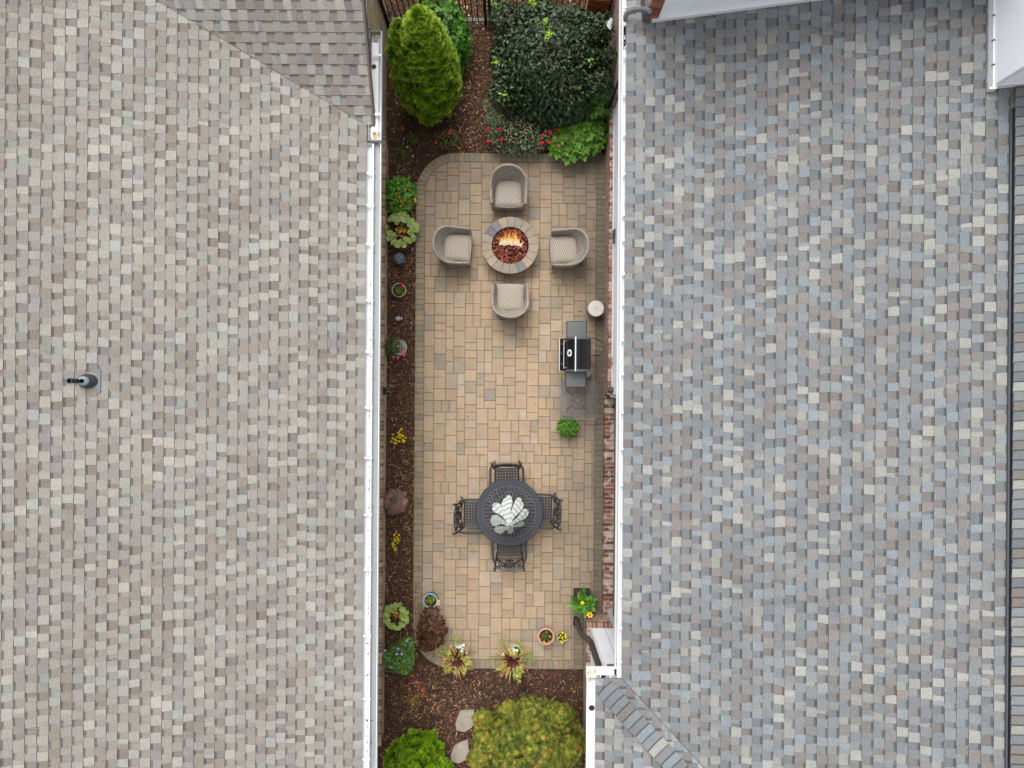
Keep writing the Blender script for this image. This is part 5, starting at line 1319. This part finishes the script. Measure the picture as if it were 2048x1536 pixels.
# cast chairs
def spiral(cx,cz,r,turns,a0,n=18,sg=1):
    return [(cx+r*(1-.72*t)*math.cos(a0+sg*turns*2*PI*t),cz+r*(1-.72*t)*math.sin(a0+sg*turns*2*PI*t)) for t in np.linspace(0,1,n)]
def cast_chair(label):
    t=thing('metal_chair',label,'chair',(0,0,0),0,'ornate black metal chairs around the dining table')
    mb=MB()      # seat: frame, cross lattice and little rings
    for (a_,b_) in (((-.235,-.22),(.235,-.22)),((-.225,.22),(.225,.22)),((-.235,-.22),(-.225,.22)),((.235,-.22),(.225,.22))): mb.tube([(*a_,.43),(*b_,.43)],.014,6)
    for j in range(8):
        for i in range(8):
            x=-.19+i*.0545+(.0 if j%2 else .0); y=-.19+j*.0545; annulus(mb,x,y,.013,.0255,.427,.437,8,1,0)
    for j in range(9): mb.box(-.225,-.2175+j*.0545-.007,.4285,.225,-.2175+j*.0545+.007,.4355)
    for j in range(9): mb.box(-.2175+j*.0545-.006,-.21,.4265,-.2175+j*.0545+.006,.21,.4345)
    obj('seat',mb,M['cast'],t,local=True)
    def bp(x,s,bow=.05): return (x,.225+.11*s+bow*(1-(x/.27)**2)*.6,.45+.46*s)     # back plane, bowed outwards
    for sx in (-1,1):
        mb=MB(); mb.tube([(sx*.245,.215,.30),(sx*.25,.225,.45),(sx*.262,.275,.70),(sx*.268,.325,.90),(sx*.272,.36,.945)],[.016,.018,.018,.018,.022],8); mb.blob((sx*.272,.375,.945),.026,8,.02); obj('back_post',mb,M['cast'],t,local=True)
        mb=MB(); mb.tube([(sx*.262,.31,.68),(sx*.30,.28,.675),(sx*.322,.20,.665),(sx*.325,-.05,.66),(sx*.32,-.20,.655),(sx*.30,-.25,.60),(sx*.27,-.22,.45)],.016,8); mb.tube([(sx*.295,.24,.655),(sx*.297,-.19,.645)],.009,6); obj('armrest',mb,M['cast'],t,local=True)
        mb=MB(); mb.tube([(sx*.235,-.21,.43),(sx*.245,-.23,.2),(sx*.25,-.25,0)],[.018,.015,.02],8); obj('leg',mb,M['cast'],t,local=True)
        mb=MB(); mb.tube([(sx*.235,.215,.43),(sx*.245,.26,.2),(sx*.25,.31,0)],[.018,.015,.02],8); obj('leg',mb,M['cast'],t,local=True)
    mb=MB()
    mb.tube([bp(x,1.0+.06*(1-(x/.26)**2)) for x in np.linspace(-.26,.26,13)],.015,6); mb.tube([bp(x,.14) for x in np.linspace(-.255,.255,13)],.011,6)
    for sg in (-1,1):
        for (cx,cz,r,tn,a0) in ((.125,.60,.095,1.3,-PI/2),(.125,.60,.115,.55,PI/2),(.055,.86,.055,1.2,PI),(.20,.86,.055,1.2,0),(.05,.34,.05,1.1,PI/2),(.20,.33,.055,1.2,-PI/2),(.06,.58,.05,1.0,0)):
            pts=[bp(sg*(cx+(q[0]-cx)),(cz+(q[1]-cz)*2.0)) for q in spiral(cx,cz,r,tn,a0)]
            mb.tube(pts,.0125,5)
    mb.tube([bp(0,.14),bp(0,.45),bp(0,.75),bp(0,1.05)],.010,5)
    obj('scroll_back',mb,M['cast'],t,local=True)
    return t
cc_=cast_chair('ornate black metal chair nearest the grill, its scrolled back seen almost edge on')
a=P(1014,940,.43); cc_.location=(a[0],float(P(1014,937,.43)[1])-.22,0); cc_.rotation_euler=(0,0,.02)
a=P(1018.5,1108,.43); dup(cc_,(a[0],float(a[1])+.20,0),PI+.02,'ornate black metal chair below the round table with its scrolled back fully visible')
a=P(928,1028,.43); dup(cc_,(float(a[0])+.225,a[1],0),PI/2+.0,'ornate black metal chair left of the round table, nearer the left bed')
a=P(1103,1018,.43); dup(cc_,(float(a[0])-.225,a[1],0),-PI/2-.05,'ornate black metal chair right of the round table, nearer the brick wall')
# folded umbrella
ZH=2.02; hub=P(1020,1053,ZH); um=thing('parasol','half folded white parasol with grey wavy stripes in the middle of the round table','parasol',(hub[0],hub[1],0))
mb=MB(); mb.tube([(hub[0],hub[1],.0),(hub[0],hub[1],ZH)],.02,12,C(70,72,76,1)); obj('pole',mb,M['plain'],um)
mb=MB(); mb.lathe([(.0,0),(.24,0),(.24,.03),(.10,.06),(.03,.09),(.03,.3),(0,.3)],(hub[0],hub[1],0),24,C(44,44,46,1)); obj('base',mb,M['plain'],um)
tips=[(989,1006,1.18,.075),(1014,992,1.1,.09),(1040,998,1.12,.09),(1056,1021,1.22,.065),(1047,1050,1.3,.05),(1021,1066,1.32,.055),(994,1065,1.25,.07),(981,1038,1.2,.09)]
for i,(px,py,z,wd) in enumerate(tips):
    tp=P(px,py,z); h0=np.array([hub[0],hub[1],ZH-.015]); D=tp-h0; L=float(np.linalg.norm(D)); u=D/L; side=np.cross(u,[0,0,1.]); side/=np.linalg.norm(side); nn=np.cross(side,u)
    if nn[2]<0: nn=-nn
    V=[];f=[];uv=[]; n=16; m=9
    for j in range(n+1):
        s=j/n; wj=(1.13+.10*math.sin(s*9+i*2))*np.interp(s,[0,.08,.22,.45,.75,.9,.97,1],[.014,.018,.022,.50*wd,wd*.95,wd*.88,wd*.6,wd*.22])
        for k in range(m):
            q=k/(m-1)*2-1; cz=.012*s*(1-q*q)+ .006*math.sin(q*5+i)*s
            dd=h0+u*L*s*(1+.05*q*math.sin(i*2.3))+side*(q*wj+.02*math.sin(s*5+i*1.7))+nn*(cz)+np.array([0,0,-.03*math.sin(PI*s)])
            V.append(dd)
    for j in range(n):
        for k in range(m-1):
            f.append((j*m+k,j*m+k+1,(j+1)*m+k+1,(j+1)*m+k)); 
            for (jj,kk) in ((j,k),(j,k+1),(j+1,k+1),(j+1,k)): uv.append(((kk/(m-1)*2-1)*np.interp(jj/n,[0,1],[.1,1])*.32+i*.37,jj/n*L))
    nb=len(V)
    V2=[q-nn*.03 for q in V]; V+=V2
    for j in range(n):
        for k in range(m-1):
            f.append((nb+j*m+k,nb+(j+1)*m+k,nb+(j+1)*m+k+1,nb+j*m+k+1)); uv+=[(0,jj/n*L) for jj in (j,j+1,j+1,j)]
    mb=MB(); mb.add(np.array(V),f,(1,1,1),uv); obj('canopy_panel',mb,M['canopy'],um,smooth=True)
    mb=MB(); mb.tube([tuple(h0-np.array([0,0,.02])),tuple(h0+u*L*.97-nn*.035)],.007,6,C(200,204,204)); obj('rib',mb,M['plain'],um)
mb=MB(); mb.lathe([(.045,-.03),(.048,-.005),(.040,.006),(.034,.010)],(hub[0],hub[1],ZH),20,C(214,208,204)); mb.lathe([(.030,.0),(.028,.02),(.015,.035),(0,.038)],(hub[0],hub[1],ZH+.006),16,C(92,92,98,1)); obj('finial',mb,M['plain'],um)

# ================================================================== grill
c=P(1150,708,1.0); gx,gy=float(c[0]),float(c[1]); gr=thing('gas_grill','black gas grill with steel trim and two side shelves against the right hand wall','grill',(gx,gy,0))
def loc(px,py,z): q=P(px,py,z); return q[0]-gx,q[1]-gy
# profile of hood in x,z
x0,_=loc(1130,708,.93); xb,_=loc(1151,708,1.16); x1,_=loc(1182,708,1.0); ya_=loc(1150,741,1.0)[1]; yb_=loc(1150,677,1.0)[1]
prof=[(x0,.90),(x0+.01,.98),(x0+.06,1.07),(xb-.03,1.15),(xb+.02,1.175),(xb+.12,1.17),(xb+.20,1.14),(x1-.03,1.06),(x1,.98),(x1,.88)]
def extr(mb,prof,y0,y1,col=(1,1,1)):
    n=len(prof); V=[(x,y0,z) for x,z in prof]+[(x,y1,z) for x,z in prof]; f=[tuple(range(n)),tuple(range(2*n-1,n-1,-1))]+[(k,n+k,n+(k+1)%n,(k+1)%n) for k in range(n)]; mb.add(V,f,col)
mb=MB(); extr(mb,prof,ya_+.02,yb_-.02); hd=obj('hood',mb,M['enamel'],gr,local=True)
for (p,q) in ((ya_-.018,ya_+.019),(yb_-.019,yb_+.018)):
    mb=MB(); extr(mb,[(x,z+.006) if z>.9 else (x,z) for x,z in prof],p,q); obj('end_cap',mb,M['shelf'],hd,local=True)
mb=MB(); extr(mb,[(xb-.012,1.165),(xb-.010,1.181),(xb+.008,1.184),(xb+.012,1.178)],ya_-.02,yb_+.02); obj('steel_band',mb,M['steel'],hd,local=True)
ex,ey=loc(1139,706,1.10); mb=MB(); R_=np.array([[[.72,0,-.69],[0,1,0],[.69,0,.72]]]);
mb.scatter(disc_base(12,0,0),np.array([[ex,ey,1.118]]),R_,np.array([[.055,.066,.02]]),C(206,210,212,.9)[None]); mb.scatter(disc_base(12,0,0),np.array([[ex-.003,ey,1.123]]),R_,np.array([[.028,.034,.01]]),C(50,60,72,1)[None]); obj('thermometer',mb,M['plain'],hd,local=True)
hx,_=loc(1127.5,708,1.0); mb=MB(); mb.tube([(hx,ya_+.03,1.02),(hx,yb_-.03,1.02)],.011,8); mb.tube([(hx,ya_+.05,1.02),(x0+.03,ya_+.05,1.0)],.008,6); mb.tube([(hx,yb_-.05,1.02),(x0+.03,yb_-.05,1.0)],.008,6); obj('handle',mb,M['steel'],hd,local=True)
px0,_=loc(1119,708,.86); mb=MB(); extr(mb,[(px0,.80),(px0+.005,.87),(x0,.93),(x0+.02,.80)],ya_,yb_); cp=obj('control_panel',mb,M['enamel'],gr,local=True)
mb=MB(); mb.box(px0-.008,ya_-.01,.79,px0+.004,yb_+.01,.885); obj('panel_edge',mb,M['steel'],cp,local=True)
for py in (688,707,728):
    kx,ky=loc(1123.5,py,.9); mb=MB(); mb.tube([(kx+.02,ky,.89),(kx-.01,ky,.92)],[.028,.022],12,C(20,20,20,1)); mb.box(kx-.02,ky-.004,.915,kx+.01,ky+.004,.928,C(170,170,170)); obj('knob',mb,M['plain'],cp,local=True)
for (p0,p1,nm) in (((1133,672),(1174,643),0),((1131,774),(1172,743),1)):
    sx0,sy0=loc(p0[0],p0[1],.90); sx1,sy1=loc(p1[0],p1[1],.90)
    if nm==0: sy0-=.03
    else: sy1+=.03
    mb=MB(); mb.bbox(sx0+.008,min(sy0,sy1)+.004,.875,sx1-.008,max(sy0,sy1)-.004,.905,.006); so=obj('side_shelf',mb,M['shelf'],gr,local=True)
    mb=MB(); ye=max(sy0,sy1) if nm==0 else min(sy0,sy1); mb.box(sx0,ye-.008,.87,sx1,ye+.006,.90); mb.box(sx0-.004,min(sy0,sy1),.87,sx0+.006,max(sy0,sy1),.905); mb.box(sx1-.006,min(sy0,sy1),.87,sx1+.004,max(sy0,sy1),.905); obj('shelf_trim',mb,M['black_metal'],so,local=True)
mb=MB(); mb.box(x0+.02,ya_+.03,.74,x1-.03,yb_-.03,.90); obj('firebox',mb,M['black_metal'],gr,local=True)
mb=MB(); mb.box(x0+.04,ya_+.02,.10,x0+.055,yb_-.02,.74); mb.box(x0+.04,ya_+.02,.10,x1-.05,ya_+.035,.74); mb.box(x0+.04,yb_-.035,.10,x1-.05,yb_-.02,.74); mb.box(x0+.04,ya_+.02,.085,x1-.05,yb_-.02,.10); obj('cabinet',mb,M['shelf'],gr,local=True)
for (a_,b_) in ((x0+.07,ya_+.06),(x0+.07,yb_-.06),(x1-.09,ya_+.06),(x1-.09,yb_-.06)):
    mb=MB(); mb.tube([(a_,b_-.012,.045),(a_,b_+.012,.045)],.045,12); mb.box(a_-.008,b_-.008,.05,a_+.008,b_+.008,.09); obj('caster',mb,M['black_metal'],gr,local=True)
q=[P(1182,676,.8),P(1190,676,.7),P(1199,682,.6),P(1206,688,.6)]
mb=MB(); mb.tube([tuple(p) for p in q],.008,6,C(26,26,26,1)); q=[P(1186,711,.5),P(1196,711,.4),P(1204,708,.45),P(1207,701,.5),P(1208,694,.55)]; mb.tube([tuple(p) for p in q],.008,6,C(26,26,26,1)); obj('gas_hose',mb,M['plain'],gr)
a=P(1188,697,.5); mb=MB(); mb.tube([(a[0]-.03,a[1],.5),(a[0]+.03,a[1],.5)],.018,8,C(190,182,150)); mb.tube([(a[0]+.03,a[1],.5),(a[0]+.17,a[1]-.02,.5)],.010,6,C(150,146,130)); mb.blob((a[0],a[1]+.02,.52),.022,8,.1,C(206,196,150)); obj('gas_valve',mb,M['plain'],gr)
a=P(1177,743,.35); tk=MB(); tk.lathe([(.0,0),(.10,.0),(.15,.04),(.15,.26),(.10,.33),(.04,.35),(.04,.42),(0,.42)],(a[0]-.06,a[1]+.02,.0),24,C(226,226,222)); tt_=obj('propane_tank',tk,M['plain'],label='white propane tank tucked behind the black grill',cat='gas tank',smooth=True)
# glass side table
c=P(1155.5,801,.46); t=thing('glass_table','low square side table with smoked glass top and cross legs beside the grill','table',(c[0],c[1],0)); a_=37*(H-.46)/F
def rrect(h,r,n=6):
    p=[]
    for (sx,sy,a0) in ((1,1,0),(-1,1,PI/2),(-1,-1,PI),(1,-1,1.5*PI)):
        for k in range(n+1): a=a0+PI/2*k/n; p.append((sx*(h-r)+r*math.cos(a),sy*(h-r)+r*math.sin(a)))
    return p
mb=MB(); mb.prism(rrect(a_-.008,.05),.452,.46); obj('glass_top',mb,M['glass'],t,local=True)
mb=MB(); rp=rrect(a_,.055); mb.tube([(x,y,.455) for x,y in rp]+[(rp[0][0],rp[0][1],.455)],.006,6,C(150,150,148),cap=False); obj('glass_edge',mb,M['plain'],t,local=True)
for k in range(4):
    a=PI/4+k*PI/2; mb=MB(); mb.tube([(.15*math.cos(a),.15*math.sin(a),.43),(.17*math.cos(a),.17*math.sin(a),.25),(.27*math.cos(a),.27*math.sin(a),.0)],.010,6,C(56,60,64,1)); mb.tube([(.14*math.cos(a),.14*math.sin(a),.44),(.33*math.cos(a),.33*math.sin(a),.445)],.012,6,C(62,66,70,1)); obj('leg',mb,M['plain'],t,local=True)
mb=MB(); mb.tube([(.155*math.cos(2*PI*k/28),.155*math.sin(2*PI*k/28),.43) for k in range(29)],.006,6,C(66,70,74,1),cap=False); mb.tube([(-.15,0,.43),(.15,0,.43)],.004,5,C(66,70,74,1)); mb.tube([(0,-.15,.43),(0,.15,.43)],.004,5,C(66,70,74,1)); obj('support_ring',mb,M['plain'],t,local=True)
mb=MB(); mb.lathe([(.0,0),(.018,0),(.02,.008),(.01,.014),(0,.015)],(0,0,.46),12,C(190,186,180)); obj('centre_cap',mb,M['plain'],t,local=True)
# white round drum
c=P(1192,617,.42); t=thing('drum_stool','round white drum stool with small centre hole against the brick wall','stool',(c[0],c[1],0)); r=16*(H-.42)/F
mb=MB(); mb.lathe([(r*.86,0),(r*.95,.04),(r*.97,.3),(r*.94,.39)],(0,0,0),40,C(196,180,170)); obj('body',mb,M['plain'],t,local=True,smooth=True)
mb=MB(); mb.lathe([(r*.99,.385),(r*1.0,.405),(r*.985,.42),(r*.9,.422),(.012,.422),(.012,.40),(0,.40)],(0,0,0),40,C(226,220,216),capb=True); tp_=obj('lid',mb,M['plain'],t,local=True)
mb=MB(); mb.lathe([(0,.4235),(.013,.4235),(.013,.4225)],(0,0,0),12,C(20,16,16,1),capb=False); obj('hole',mb,M['plain'],tp_,local=True)
